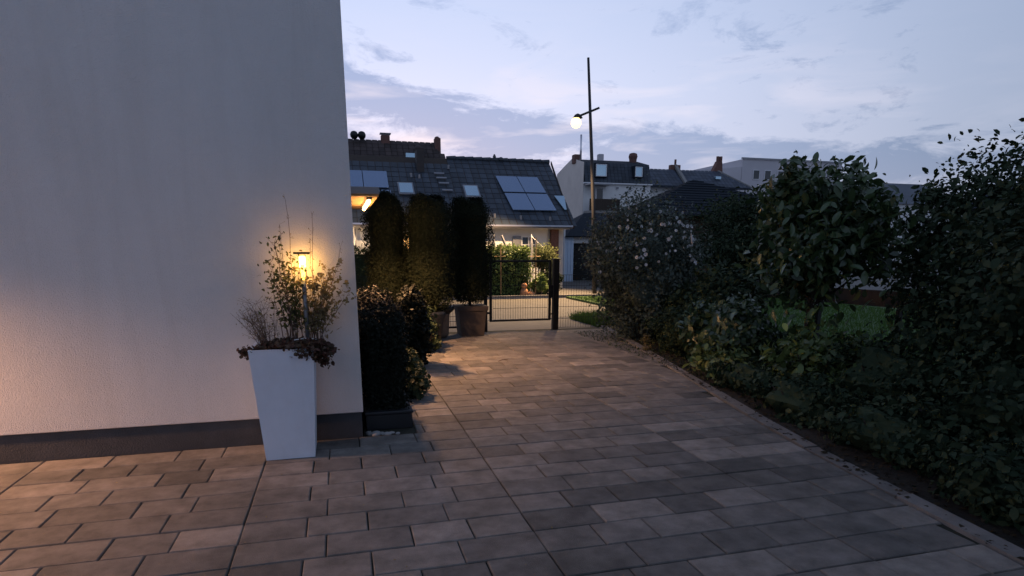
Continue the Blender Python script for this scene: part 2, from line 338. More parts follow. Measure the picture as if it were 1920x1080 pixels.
for j in range(-26, 50):
    y1 = Y0-ROW*j; y0 = y1-ROW
    if y0 < -7.5 or y1 > 11.56: continue
    for bnd in range(-5, 5):
        bx = -.62+BAND*bnd
        if bnd % 2 == 0: pat = (patA, patB)[(j+1) % 2]
        else: pat = (patD, patC)[(j+1) % 2]
        if bnd in (-3, -1, 3) : pat = [(BAND-b, BAND-a) for a, b in pat[::-1]]
        for a, b in pat:
            x0 = bx+a; x1 = bx+b; g = random.uniform(.0022, .0040)
            if y0 >= 5.0 and x1 < .13: continue
            if y0 >= 5.0: x0 = max(x0, .56 if y1 < 8.2 else .13)
            if x0 < -8.8 or x1-x0 < .06: continue
            xr0 = min(x1, kx(y0)-.01); xr1 = min(x1, kx(y1)-.01)
            if min(xr0, xr1) - x0 < .04: continue
            pavers.append((x0+g, y0+g, xr0-g, xr1-g, y1-g))
def vis_size(p):
    c = Vector(((p[0]+p[2])/2, (p[1]+p[4])/2, -CAM_H)); z = c.dot(fwd)
    if z < .3: return -1
    u = 960+F_PX*c.dot(cx)/z; v = YP-F_PX*c.dot(cy)/z
    if not (-90 < u < 2010 and v < 1150): return -1
    return 1/(c.length)
pavers.sort(key=vis_size, reverse=True)
near = pavers[:300]; far = pavers[300:]
def paver_geo(p, ch=.006):
    x0, y0, xa, xb, y1 = p; dz = random.uniform(-.0022, .0018); tx = random.uniform(-.003, .003); ty = random.uniform(-.004, .004)
    mx, my = (x0+xa)/2, (y0+y1)/2; v = []
    jx = lambda: random.uniform(-.0018, .0018)
    base = [(x0+jx(), y0+jx()), (xa+jx(), y0+jx()), (xb+jx(), y1+jx()), (x0+jx(), y1+jx())]
    for z, i in ((-.06, 0), (-ch, 0), (0, ch)):
        for (x, y) in base:
            xx = x+(i if x < mx else -i); yy = y+(i if y < my else -i)
            v.append((xx, yy, z+dz+tx*(xx-mx)+ty*(yy-my)))
    f = [(8, 9, 10, 11)]
    for k in range(2):
        for i in range(4): q = (i+1) % 4; f.append((k*4+i, k*4+q, k*4+4+q, k*4+4+i))
    return v, f
for p in near:
    v, f = paver_geo(p); c = ((p[0]+p[2])/2, (p[1]+p[4])/2, 0)
    o = MB().add(v, f).build('paver', 'paver', drive, off=c); o.location = c
mb = MB()
for p in far: mb.add(*paver_geo(p, .005))
o = mb.build('paver', 'paver_far', drive); o['kind'] = 'stuff'
# edging stones between drive and garden bed
edge = tag(MB().poly([(x+.03, y, -.12) for y, x in KX]+[(x+.10, y, -.12) for y, x in KX[::-1]], (0, 0, .08)).build('driveway_edging', 'concrete'), 'pale kerb stones edging the driveway along the garden bed', kind='structure')
y = -2.0
while y < 11.4:
    l = .98; a0 = kx(y+.01); a1 = kx(y+l-.01); mb = MB()
    z = .012+random.uniform(-.008, .006)
    mb.poly([(a0+.0, y+.01, z), (a0+.125, y+.01, z), (a1+.125, y+l-.005, z), (a1+.0, y+l-.005, z)], (0, 0, -.12))
    mb.build('kerb_stone', 'kerb', edge); y += l
# beds, lawn, gravel strip, pavement, road
mb = MB(); mb.poly([(x+.12, y, -.075) for y, x in KX[:-1]]+[(16, 11.5, -.075), (16, -8, -.075)], (0, 0, .07)); struct('garden_bed', mb, 'soil')
mb = MB(); mb.box((7.2, 4, -.07), (26, 19.4, .005)); struct('lawn', mb, 'grass_base')
mb = MB(); mb.box((.13, 5.12, -.07), (.55, 8.1, -.02)); struct('gravel_strip', mb, 'soil')
mb = MB(); mb.box((-30, 11.6, -.07), (7.15, 13.3, -.012)); struct('pavement', mb, 'pave_conc')
mb = MB(); mb.box((-60, 13.42, -.07), (90, 19.55, -.06)); struct('road', mb, 'asphalt')
rk = tag(MB().box((-30, 13.3, -.07), (7.15, 13.34, -.02)).build('road_kerb', 'concrete'), kind='structure')
for i in range(22):
    x = -8+i*.7; MB().box((x, 13.3, -.07), (x+.69, 13.42, .0), .006).build('kerb_stone', 'kerb', rk)
fk = tag(MB().box((-30, 19.55, -.07), (10.2, 19.6, -.03)).build('far_kerb', 'concrete'), kind='structure')
for i in range(20):
    x = -4+i*.7; MB().box((x, 19.56, -.06), (x+.69, 19.68, .05), .008).build('kerb_stone', 'kerb', fk)
mb = MB(); mb.box((-30, 19.68, -.07), (7.1, 24.3, -.01)); struct('front_garden_bed', mb, 'soil')
mb = MB(); mb.box((7.1, 19.68, -.07), (60, 44, -.04)); struct('side_lane', mb, 'asphalt')
# grass tufts on the lawn and the verge by the fence
def grassy(name, n, xr, yr, h, z0=0, parent=None, m='grass'):
    b = np.stack([rng.uniform(*xr, n), rng.uniform(*yr, n), np.full(n, z0)], 1); hh = h*(.5+rng.random(n)); an = rng.random(n)*6.28
    w = .012; co = np.zeros((n, 3, 3)); lean = rng.normal(size=(n, 2))*h*.35
    co[:, 0] = b-np.stack([np.cos(an)*w, np.sin(an)*w, 0*an], 1); co[:, 1] = b+np.stack([np.cos(an)*w, np.sin(an)*w, 0*an], 1)
    co[:, 2] = b+np.stack([lean[:, 0], lean[:, 1], hh], 1)
    me = bpy.data.meshes.new(name); me.vertices.add(n*3); me.vertices.foreach_set('co', co.reshape(-1)); me.loops.add(n*3); me.loops.foreach_set('vertex_index', np.arange(n*3, dtype=np.int32))
    me.polygons.add(n); me.polygons.foreach_set('loop_start', np.arange(0, n*3, 3, dtype=np.int32)); me.polygons.foreach_set('loop_total', np.full(n, 3, dtype=np.int32)); me.update(calc_edges=True)
    return tag(link(name, me, m, parent), kind='stuff')
o = grassy('grass', 26000, (7.2, 14), (6, 19), .07, .0); o['label'] = 'short mown lawn grass behind the garden shrubs'; o['category'] = 'grass'
o = grassy('verge_grass', 5000, (5.0, 6.6), (11.65, 13.2), .16, -.01); o['label'] = 'weedy grass verge behind the mesh fence beside the pavement'; o['category'] = 'grass'
o = grassy('bed_weeds', 9000, (4.2, 6.5), (3.2, 11), .03, -.01, m='darkleaf'); o['label'] = 'low weeds and litter on the dark garden bed'; o['category'] = 'ground cover'
leafcloud('verge_leaves', ellip_pts(900, (5.75, 12.3, .12), (.65, .5, .18), 14, .3, .2)[0], .09, 'hedge', None, six=True)
tag(bpy.data.objects['verge_leaves'], 'low green weeds growing behind the fence on the pavement edge', 'weeds', kind='stuff')

pp = np.stack([rng.uniform(0, 1, 2600)**1.5*1.6, rng.uniform(1.5, 11.3, 2600), rng.uniform(.0, .012, 2600)], 1)
pp[:, 0] += np.array([kx(v) for v in pp[:, 1]])+.02
o = leafcloud('leaf_litter', pp, .04, 'deadleaf', None, np.tile([0, 0, 2.5], (2600, 1)), six=True); tag(o, 'fallen leaves and dry litter over the garden bed and kerb', 'leaf litter', kind='stuff')
pp = np.stack([rng.uniform(-3, 5, 260), rng.uniform(2, 11, 260), np.full(260, .004)], 1); pp = pp[pp[:, 0] < [kx(v) for v in pp[:, 1]]]; pp = pp[(pp[:, 1] < 5) | (pp[:, 0] > .7)]
o = leafcloud('drive_debris', pp, .014, 'dryleaf', None, np.tile([0, 0, 2.5], (len(pp), 1))); tag(o, 'tiny dry specks and crumbs scattered over the drive', 'debris', kind='stuff')
mb = MB()
for _ in range(420):
    y = random.uniform(1.5, 11.2); x = kx(y)+random.uniform(.12, 1.3); q = random.uniform(.006, .022); z = random.uniform(-.004, .004)
    mb.add([(x-q, y-q*.6, z), (x+q*.8, y-q, z), (x+q, y+q*.8, z), (x-q*.7, y+q, z), (x+random.gauss(0, q*.3), y, z+q*1.1)], [(0, 1, 4), (1, 2, 4), (2, 3, 4), (3, 0, 4)])
tag(mb.build('soil_clods', 'soil'), 'small clods of earth on the garden bed', 'soil clods', kind='stuff')

# ------------------------------------------------------------------ our own white house (left)
hs = empty('white_house', (-4, 7, 0), 'large white rendered house corner with dark plinth at left', 'house')
def ch(mb, name, m, parent, smooth=False):
    return mb.build(name, m, parent, smooth, off=parent.matrix_world.translation if parent.parent is None and parent.type == 'EMPTY' else None)
def setp(e): bpy.context.view_layer.update()
def loc_of(e): return tuple(e.location)
def part(mb, name, m, e, smooth=False): return mb.build(name, m, e, smooth, off=loc_of(e))
part(MB().box((-9, 5.11, .215), (.117, 11.3, 6.6), .006), 'wall', 'stucco', hs)
part(MB().box((-8.985, 5.125, -.08), (.105, 11.28, .212)), 'plinth', 'plinth', hs)
part(MB().box((-9.2, 5.0, 6.6), (.22, 11.5, 6.85)), 'roof', 'concrete', hs)
# door canopy on the side wall, lit from below
cp = empty('door_canopy', (.12, 9.0, 2.15), 'flat timber door canopy glowing orange on the side of the white house', 'canopy')
part(MB().box((.12, 7.72, 2.17), (.50, 10.4, 2.25), .004), 'canopy_roof', 'metal_grey', cp)
for i in range(9):
    part(MB().box((.125, 7.74+i*.295, 2.148), (.49, 7.74+i*.295+.288, 2.168), .002), 'board', 'wood', cp)
wl = empty('strip_lamp', (.42, 8.7, 2.1), 'bright warm strip lamp under the orange door canopy', 'lamp')
part(MB().box((.36, 7.9, 2.12), (.42, 9.6, 2.146), .003), 'lamp_housing', 'metal_grey', wl)
part(MB().tube([(.39, 7.95, 2.10), (.39, 9.55, 2.10)], .018, 10), 'lamp_tube', 'tube_lamp', wl, True)
lamp('strip_light', (.47, 8.7, 2.09), 480, (1, .50, .22), .05, cone=150)
# terrace lamp on the front wall, beyond the left edge of the picture
wl2 = empty('wall_lantern', (-4.5, 5.0, 1.6), 'warm wall lantern on the front of the white house', 'lamp')
part(MB().box((-4.58, 5.06, 1.5), (-4.42, 5.11, 1.8), .008), 'back_plate', 'metal_dark', wl2)
part(MB().lathe((-4.5, 4.96, 1.52), [(.04, 0), (.06, .02), (.06, .18), (.04, .20)], 16), 'lamp_glass', 'smallglow', wl2, True)
part(MB().lathe((-4.5, 4.96, 1.725), [(.08, 0), (.02, .05)], 16), 'lamp_hood', 'metal_dark', wl2)
lamp('lantern_light', (-4.5, 4.83, 1.75), 760, (1, .47, .21), .06, cone=166)

# ------------------------------------------------------------------ tall planter with plants and lamp
pl = empty('tall_planter', (-.44, 4.84, 0), 'tall tapered white square planter standing against the white wall', 'planter')
mb = MB(); x, y = -.44, 4.85
def ring(w, z): return [(x+a*w/2, y+b*w/2, z) for a, b in ((-1,-1),(1,-1),(1,1),(-1,1))]
w0, w1 = .35, .45
v = ring(w0, .004)+ring(w1-.006, .83)+ring(w1, .842)+ring(w1-.045, .842)+ring(w1-.06, .76)
f = [(0,3,2,1)]
for k in range(4):
    for i in range(4): q = (i+1)%4; f.append((k*4+i, k*4+q, k*4+4+q, k*4+4+i))
mb.add(v, f); part(mb, 'pot', 'planter', pl)
part(MB().add(ring(w1-.055, .80), [(0,1,2,3)]), 'potting_soil', 'soil', pl)
# solar garden lamp
gl = empty('garden_lamp', (-.265, 4.93, .80), 'slim solar stick lamp with a glowing filament bulb in the white planter', 'lamp')
part(MB().tube([(-.27, 4.93, .80), (-.268, 4.93, 1.315)], .0165, 14), 'stake', 'metal_grey', gl, True)
part(MB().tube([(-.268, 4.93, 1.315), (-.267, 4.93, 1.505)], .026, 18, False), 'lamp_tube', 'clear', gl, True)
part(MB().lathe((-.268, 4.93, 1.318), [(.004, 0), (.008, .01), (.011, .05), (.009, .10), (.012, .125)], 12), 'filament', 'filament', gl, True)
part(MB().lathe((-.267, 4.93, 1.425), [(.008, 0), (.018, .018), (.022, .04), (.016, .062), (.008, .07)], 14), 'bulb', 'bulb', gl, True)
part(MB().box((-.325, 4.875, 1.507), (-.21, 4.985, 1.522), .003), 'solar_cap', 'metal_dark', gl)
lamp('garden_lamp_light', (-.267, 4.962, 1.42), 3.6, (1, .47, .10), .02)
def stemplant(name, base, n, h, spread, leaf, lm, label, cat, lean=(0, 0), leafn=20, lsize=.02, twig=3, sm='stem', rad=.0022):
    e = empty(name, base, label, cat); mb = MB(); lp = []
    for i in range(n):
        a = random.uniform(0, 6.28); s = random.uniform(.3, 1)*spread; hh = h*random.uniform(.6, 1.0)
        p = Vector(base)+Vector((random.gauss(0, .03), random.gauss(0, .02), 0)); pts = [p.copy()]
        dx = math.cos(a)*s+lean[0]; dy = (math.sin(a)*s*.35+lean[1])
        for k in range(1, 7):
            t = k/6; pts.append(p+Vector((dx*t**1.4+random.gauss(0, .004), min(dy*t**1.4, 5.07-p.y), hh*t)))
        mb.tube(pts, [rad*(1.3-k/6*.9) for k in range(7)], 4)
        for k in range(2, 7):
            for q in range(leafn//6):
                lp.append(pts[k]+Vector((random.gauss(0, lsize*1.3), random.gauss(0, lsize), random.gauss(0, .03))))
            if twig and random.random() < .7:
                for _ in range(random.randint(1, twig)):
                    d = Vector((random.gauss(0, .05), random.gauss(0, .02), random.uniform(.01, .09)))
                    q_ = pts[k]+d; q_.y = min(q_.y, 5.07); mb.tube([pts[k], q_], [rad*.6, rad*.35], 3)
                    for _ in range(max(1, leafn//14)): lp.append(q_+Vector((random.gauss(0, .012), random.gauss(0, .01), random.gauss(0, .012))))
    part(mb, 'stem', sm, e)
    if lp:
        A = np.array([tuple(p) for p in lp]); A[:, 1] = np.minimum(A[:, 1], 5.08)
        leafcloud('foliage', A-np.array(base), lsize, lm, e, squash=.45, six=True)
    return e
stemplant('dry_lavender', (-.56, 4.86, .80), 26, .36, .17, 0, 'dryleaf', 'dry brown lavender stems at the left of the white planter', 'plant', lean=(-.06, 0), leafn=14, lsize=.011, twig=3)
stemplant('leafy_perennial', (-.36, 4.93, .80), 15, .78, .13, 0, 'olive', 'tall leafy perennial left of the stick lamp in the planter', 'plant', lean=(-.05, 0), leafn=40, lsize=.030, twig=2, rad=.0028)
stemplant('wispy_perennial', (-.22, 4.95, .80), 13, .62, .24, 0, 'dryleaf', 'dry wispy shrub with curled leaves right of the stick lamp', 'plant', lean=(.06, 0), leafn=60, lsize=.032, twig=3)
e = empty('tall_dry_stalks', (-.3, 4.95, .80), 'few very tall thin dry stalks rising above the planter lamp', 'plant'); mb = MB(); lp = []
for (tx, tz, sx) in ((-.36, 1.90, -.34), (-.18, 1.78, -.22), (-.20, 1.62, -.20), (.02, 1.55, -.18), (-.42, 1.72, -.38)):
    pts = []
    for k in range(9):
        t = k/8; pts.append((sx+(tx-sx)*t**1.3+random.gauss(0, .006), 4.95+.06*t, .80+(tz-.80)*t))
    mb.tube(pts, [.0024*(1.2-k/8) + .0006 for k in range(9)], 4)
    for k in range(5, 9):
        for _ in range(4): p = Vector(pts[k])+Vector((random.gauss(0, .012), 0, random.gauss(0, .03))); lp.append(tuple(p)); mb.tube([pts[k], p], .0007, 3)
part(mb, 'stem', 'stem', e); leafcloud('foliage', np.array(lp)-np.array(e.location), .016, 'dryleaf', e, squash=.4)
e = empty('trailing_succulent', (-.3, 4.78, .80), 'reddish brown trailing plant spilling over the right rim of the planter', 'plant')
P1, O1 = ellip_pts(1500, (-.36, 4.82, .845), (.24, .18, .045), 26, .22, .5); P2, O2 = ellip_pts(1000, (-.22, 4.66, .82), (.15, .07, .055), 12, .3, .3); P3, O3 = ellip_pts(700, (-.155, 4.70, .79), (.075, .07, .085), 12, .25, .3)
leafcloud('foliage', np.concatenate([P1, P2, P3])-np.array(e.location), .028, 'heuchera', e, six=True, squash=.7)
e = empty('small_rim_plant', (-.64, 4.74, .80), 'small tuft of reddish leaves hanging over the left rim of the planter', 'plant')
leafcloud('foliage', ellip_pts(260, (-.02, -.04, .03), (.06, .06, .05), 8, .3, .3)[0], .024, 'heuchera', e, six=True, squash=.7)
part(MB().tube([(-.36, 4.80, .885), (-.27, 4.80, .895), (-.20, 4.80, .885)], .0035, 5), 'plant_tie', 'frame_white', gl)

# ------------------------------------------------------------------ boxwood in black trough at the corner, pebbles
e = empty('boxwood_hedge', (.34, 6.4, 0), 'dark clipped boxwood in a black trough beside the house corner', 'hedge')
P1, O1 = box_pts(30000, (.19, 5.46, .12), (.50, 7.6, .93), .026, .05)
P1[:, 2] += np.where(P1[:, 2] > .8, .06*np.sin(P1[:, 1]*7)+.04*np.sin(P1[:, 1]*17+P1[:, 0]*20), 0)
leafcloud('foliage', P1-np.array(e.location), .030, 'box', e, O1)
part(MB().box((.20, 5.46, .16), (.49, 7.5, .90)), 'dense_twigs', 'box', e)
part(MB().box((.145, 5.33, -.02), (.545, 7.7, .13), .01), 'trough', 'pot_black', e)
part(MB().box((.135, 5.32, .125), (.555, 7.71, .15), .006), 'rim', 'pot_black', e)
PEB = ['pale pebble second from the left in front of the black trough', 'largest pale pebble in front of the black trough at the house corner', 'pale pebble just right of the largest pebble by the trough',
       'fourth pale pebble from the plinth along the trough', 'small pale pebble right of the middle in front of the trough', 'rightmost small pebble in front of the black trough', 'smallest pebble tucked against the plinth behind the others']
for i, (x, y_, s) in enumerate([(.17, 5.20, .030), (.215, 5.17, .042), (.27, 5.19, .026), (.31, 5.165, .03), (.35, 5.20, .022), (.40, 5.175, .02), (.155, 5.26, .022)]):
    bm = bmesh.new(); bmesh.ops.create_icosphere(bm, subdivisions=2, radius=s)
    for v_ in bm.verts: v_.co.x *= 1.3; v_.co.z *= .6; v_.co += Vector((random.gauss(0, .002), random.gauss(0, .002), 0))
    me = bpy.data.meshes.new('pebble'); bm.to_mesh(me); bm.free(); me.shade_smooth()
    o = link('pebble', me, 'pebble'); o.location = (x, y_, -.02+s*.5); o.rotation_euler[2] = random.random()*3
    tag(o, PEB[i], 'pebble', 'pale pebbles at the house corner')

for (x, y_, z_, s_, lab) in ((.225, 7.75, .86, .05, 'round white bloom lit up at the house corner above the boxwood'), (.38, 7.92, .87, .06, 'wide white flower head just right of the round bloom above the boxwood')):
    e = empty('white_flower', (x, y_, 0), lab, 'flower'); mb = MB()
    mb.tube([(x, y_, .0), (x, y_, z_)], .004, 4); part(mb, 'stem', 'stem', e); mb = MB()
    for k in range(26):
        d = Vector((random.gauss(0, 1.3 if z_ > .865 else 1), random.gauss(0, 1), random.gauss(0, .7)))*s_*.45; c = Vector((x, y_, z_))+d
        a = Vector((random.gauss(0, 1), random.gauss(0, 1), random.gauss(0, 1))).normalized()*.018; b_ = a.cross(Vector((.3, .2, 1))).normalized()*.018
        mb.quad(c-a, c-b_, c+a, c+b_)
    part(mb, 'petals', 'petal', e)

# ------------------------------------------------------------------ clipped thuja columns and pots
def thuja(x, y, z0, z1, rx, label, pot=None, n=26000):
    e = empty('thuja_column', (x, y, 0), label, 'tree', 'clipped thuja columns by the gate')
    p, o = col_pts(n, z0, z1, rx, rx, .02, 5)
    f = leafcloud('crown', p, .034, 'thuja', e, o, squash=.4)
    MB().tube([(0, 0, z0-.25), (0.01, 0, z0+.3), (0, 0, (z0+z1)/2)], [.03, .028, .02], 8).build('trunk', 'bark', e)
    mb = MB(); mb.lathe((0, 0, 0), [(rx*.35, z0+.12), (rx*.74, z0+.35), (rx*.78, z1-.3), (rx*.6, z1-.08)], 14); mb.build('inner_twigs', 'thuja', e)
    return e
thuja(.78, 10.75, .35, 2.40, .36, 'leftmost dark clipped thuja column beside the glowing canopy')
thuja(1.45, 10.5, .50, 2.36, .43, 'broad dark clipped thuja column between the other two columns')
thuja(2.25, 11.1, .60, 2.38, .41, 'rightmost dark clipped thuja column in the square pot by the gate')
e = empty('square_pot', (2.26, 11.1, 0), 'large dark square tapered pot beside the garden gate', 'pot')
mb = MB(); mb.frustum((2.26, 11.1), .42, .50, .002, .47); part(mb, 'body', 'pot', e)
mb = MB(); mb.frustum((2.26, 11.1), .55, .56, .46, .54); part(mb, 'rim', 'pot', e)
e = empty('bowl_pot', (1.70, 10.9, 0), 'pale round pot with a wide black bowl left of the square pot', 'pot')
part(MB().lathe((1.66, 10.9, .003), [(.13, 0), (.16, .06), (.18, .40), (.19, .42)], 20), 'body', 'pot_pale', e, True)
part(MB().lathe((1.68, 10.9, .425), [(.17, 0), (.24, .06), (.25, .13), (.22, .13), (.18, .06)], 22), 'bowl', 'pot_black', e, True)
for nm, xx, yy, lab in (('round_pot', .78, 10.7, 'dark round pot under the leftmost thuja column'), ('tub_pot', 1.42, 10.4, 'dark tub under the broad middle thuja column')):
    e = empty(nm, (xx, yy, 0), lab, 'pot'); part(MB().lathe((xx, yy, .003), [(.18, 0), (.22, .3), (.27, .46), (.27, .52), (.23, .52), (.2, .46)], 20), 'body', 'pot_black', e, True)
def bush(name, c, r, n, size, m, label, cat='shrub', group=None, six=True, clump=40, spread=.2, trunk=True, shell=.6, core=True, squash=.55):
    e = empty(name, (c[0], c[1], 0), label, cat, group)
    p, o = ellip_pts(n, (0, 0, c[2]), r, clump, spread, shell)
    p[:, 2] = np.maximum(p[:, 2], .01)
    leafcloud('foliage', p, size, m, e, o*.6, six=six, squash=squash)
    if trunk:
        mb = MB()
        for i in range(6):
            a = i*1.05; mb.tube([(math.cos(a)*.05, math.sin(a)*.05, -.03), (math.cos(a)*r[0]*.3, math.sin(a)*r[1]*.3, c[2]*.6), (math.cos(a)*r[0]*.6, math.sin(a)*r[1]*.6, c[2]+r[2]*.4)], [.02, .014, .006], 5)
        mb.build('stem', 'bark', e)
    if core:
        b = bmesh.new(); bmesh.ops.create_icosphere(b, subdivisions=3, radius=1)
        for v_ in b.verts:
            k = .62+.10*math.sin(v_.co.x*5+v_.co.z*4)+.08*math.sin(v_.co.y*6); v_.co = Vector((v_.co.x*r[0]*k, v_.co.y*r[1]*k, max(c[2]+v_.co.z*r[2]*k, .005)))
        me = bpy.data.meshes.new('inner_twigs'); b.to_mesh(me); b.free(); link('inner_twigs', me, m, e)
    return e
bush('dark_shrub', (.84, 8.2, .46), (.23, .30, .52), 10000, .05, 'box', 'dark leafy shrub between the boxwood and the thuja columns', clump=30)
bush('leafy_underplant', (.72, 7.35, .16), (.16, .30, .20), 1400, .06, 'darkleaf', 'low reddish leaved plant at the foot of the dark shrub', 'plant', clump=14, core=False, trunk=False)
bush('grey_groundcover', (.72, 6.75, .10), (.16, .42, .14), 1300, .05, 'darkleaf', 'low grey green ground cover beside the boxwood trough', 'plant', clump=16, core=False, trunk=False)
bush('fern_plant', (1.02, 9.6, .36), (.34, .35, .4), 3600, .07, 'darkleaf', 'dark fern like plant at the foot of the thuja columns', 'plant', clump=20)
bush('leafy_pot_plant', (1.22, 9.3, .22), (.20, .22, .24), 1300, .05, 'darkleaf', 'reddish bushy plant in front of the pale round pot', 'plant', clump=12, core=False)

# ------------------------------------------------------------------ gate, posts and mesh fences
def mesh_wires(x0, x1, y0, y1, z0, z1, sx=.05, sz=.2, r=.0028, dbl=True):
    mb = MB(); n = max(1, int(math.hypot(x1-x0, y1-y0)/sx))
    for i in range(n+1):
        t = i/n; mb.tube([(x0+(x1-x0)*t, y0+(y1-y0)*t, z0), (x0+(x1-x0)*t, y0+(y1-y0)*t, z1)], r, 4, False)
    k = max(1, round((z1-z0)/sz))
    for i in range(k+1):
        z = z0+(z1-z0)*i/k
        for off in ((-.006, .006) if dbl else (0,)): mb.tube([(x0, y0+off, z), (x1, y1+off, z)], r*1.15, 4, False)
    return mb
g = empty('garden_gate', (3.3, 11.55, 0), 'black steel garden gate with a mesh panel across the driveway path', 'gate')
part(MB().box((2.73, 11.53, .17), (2.775, 11.575, 1.335), .003), 'frame_post', 'metal_dark', g)
part(MB().box((3.925, 11.53, .17), (3.97, 11.575, 1.335), .003), 'frame_post', 'metal_dark', g)
part(MB().box((2.775, 11.532, 1.30), (3.925, 11.573, 1.335)), 'top_rail', 'metal_dark', g)
part(MB().box((2.775, 11.532, .17), (3.925, 11.573, .205)), 'bottom_rail', 'metal_dark', g)
part(mesh_wires(2.80, 3.90, 11.552, 11.552, .205, 1.30), 'wire_mesh', 'metal_dark', g)
part(MB().box((3.955, 11.50, .62), (4.0, 11.52, .86), .004).tube([(3.97, 11.50, .76), (3.97, 11.44, .76), (3.87, 11.44, .76)], .009, 8), 'handle', 'metal_dark', g)
part(MB().box((3.971, 11.54, .28), (4.02, 11.565, .31)), 'latch', 'metal_dark', g)
e = empty('gate_post', (4.065, 11.55, 0), 'thick black square post right of the garden gate', 'post')
part(MB().box((4.01, 11.5, -.05), (4.12, 11.61, 1.34), .005), 'post', 'metal_dark', e)
part(MB().box((4.0, 11.49, 1.34), (4.13, 11.62, 1.36), .004), 'post_cap', 'metal_dark', e)
e = empty('hinge_post', (2.64, 11.55, 0), 'slim black hinge post left of the garden gate', 'post')
part(MB().box((2.62, 11.52, -.05), (2.68, 11.58, 1.40), .004), 'post', 'metal_dark', e)
part(MB().box((2.68, 11.54, .32), (2.73, 11.56, .36)), 'hinge', 'metal_dark', e)
part(MB().box((2.68, 11.54, 1.12), (2.73, 11.56, 1.16)), 'hinge', 'metal_dark', e)
f1 = empty('mesh_fence', (4.7, 11.55, 0), 'dark wire mesh fence panel right of the gate ending in the rose bush', 'fence')
part(mesh_wires(4.13, 5.95, 11.555, 11.25, .02, 1.05, .05, .2), 'wire_mesh', 'metal_dark', f1)
part(MB().box((5.93, 11.2, -.05), (5.99, 11.26, 1.1), .003), 'post', 'metal_dark', f1)
f2 = empty('mesh_fence', (1.4, 11.55, 0), 'dark wire mesh fence behind the pots left of the gate', 'fence')
part(mesh_wires(.15, 2.62, 11.552, 11.552, .10, 1.05, .05, .2), 'wire_mesh', 'metal_dark', f2)
part(MB().box((.13, 11.53, .07), (2.62, 11.574, .105)), 'bottom_rail', 'metal_dark', f2)
f3 = empty('garden_fence', (6.6, 8, 0), 'dark low fence between the garden bed and the lawn', 'fence')
for i in range(7):
    x, y = 6.1+.28*i, 11.2-1.15*i
    part(MB().box((x-.03, y-.03, -.05), (x+.03, y+.03, 1.05), .003), 'post', 'metal_dark', f3)
part(MB().poly([(6.1, 11.2, .78), (7.78, 4.3, .78), (7.78, 4.3, 1.0), (6.1, 11.2, 1.0)], (.02, .005, 0)), 'top_board', 'wood_dark', f3)

# ------------------------------------------------------------------ garden shrubs and trees on the right
rose = bush('rose_bush', (5.08, 9.9, 1.18), (.86, .85, 1.14), 30000, .048, 'rose', 'large rambling rose bush with white blooms at the fence', clump=90, spread=.17)
pr = []
for (u, v_, d) in [(1,1,1)]*0: pass
def blossom(parent, c, s):
    mb = MB()
    for ring_, (n_, r_, t_) in enumerate(((5, .18, 1.25), (6, .55, .75), (7, .9, .25))):
        for k in range(n_):
            a = 2*math.pi*k/n_+ring_*.6; d = Vector((math.cos(a), 0, math.sin(a))); o_ = Vector((0, -1, 0))
            q = (d*math.cos(t_)+o_*math.sin(t_)).normalized(); sd_ = d.cross(o_).normalized(); b0 = d*r_*s*.35; l = s*(.55+.2*ring_)*.7
            mb.add([b0-sd_*l*.25, b0+q*l*.6-sd_*l*.5, b0+q*l, b0+q*l*.6+sd_*l*.5, b0+sd_*l*.25], [(0, 1, 2, 3, 4)])
    mb.v = [tuple(Vector(p)) for p in mb.v]
    o = mb.build('rose_bloom', 'petal', parent); o.location = c; o.rotation_euler = (random.gauss(-.3, .35), random.uniform(0, 6), random.gauss(.1, .5)); return o
random.seed(21)
for k in range(120):
    while True:
        a = random.uniform(-math.pi, 0); zz = random.uniform(-.1, .93)
        if zz > .1 or random.random() < .25: break
    rr = math.sqrt(max(0, 1-zz*zz)); s = random.uniform(.018, .038)
    blossom(rose, (math.cos(a)*rr*random.uniform(.8, 1.05), math.sin(a)*rr*random.uniform(.85, 1.0), 1.2+zz*random.uniform(.95, 1.2)), s)
big = blossom(rose, (.30, -1.0, 1.70), .12)
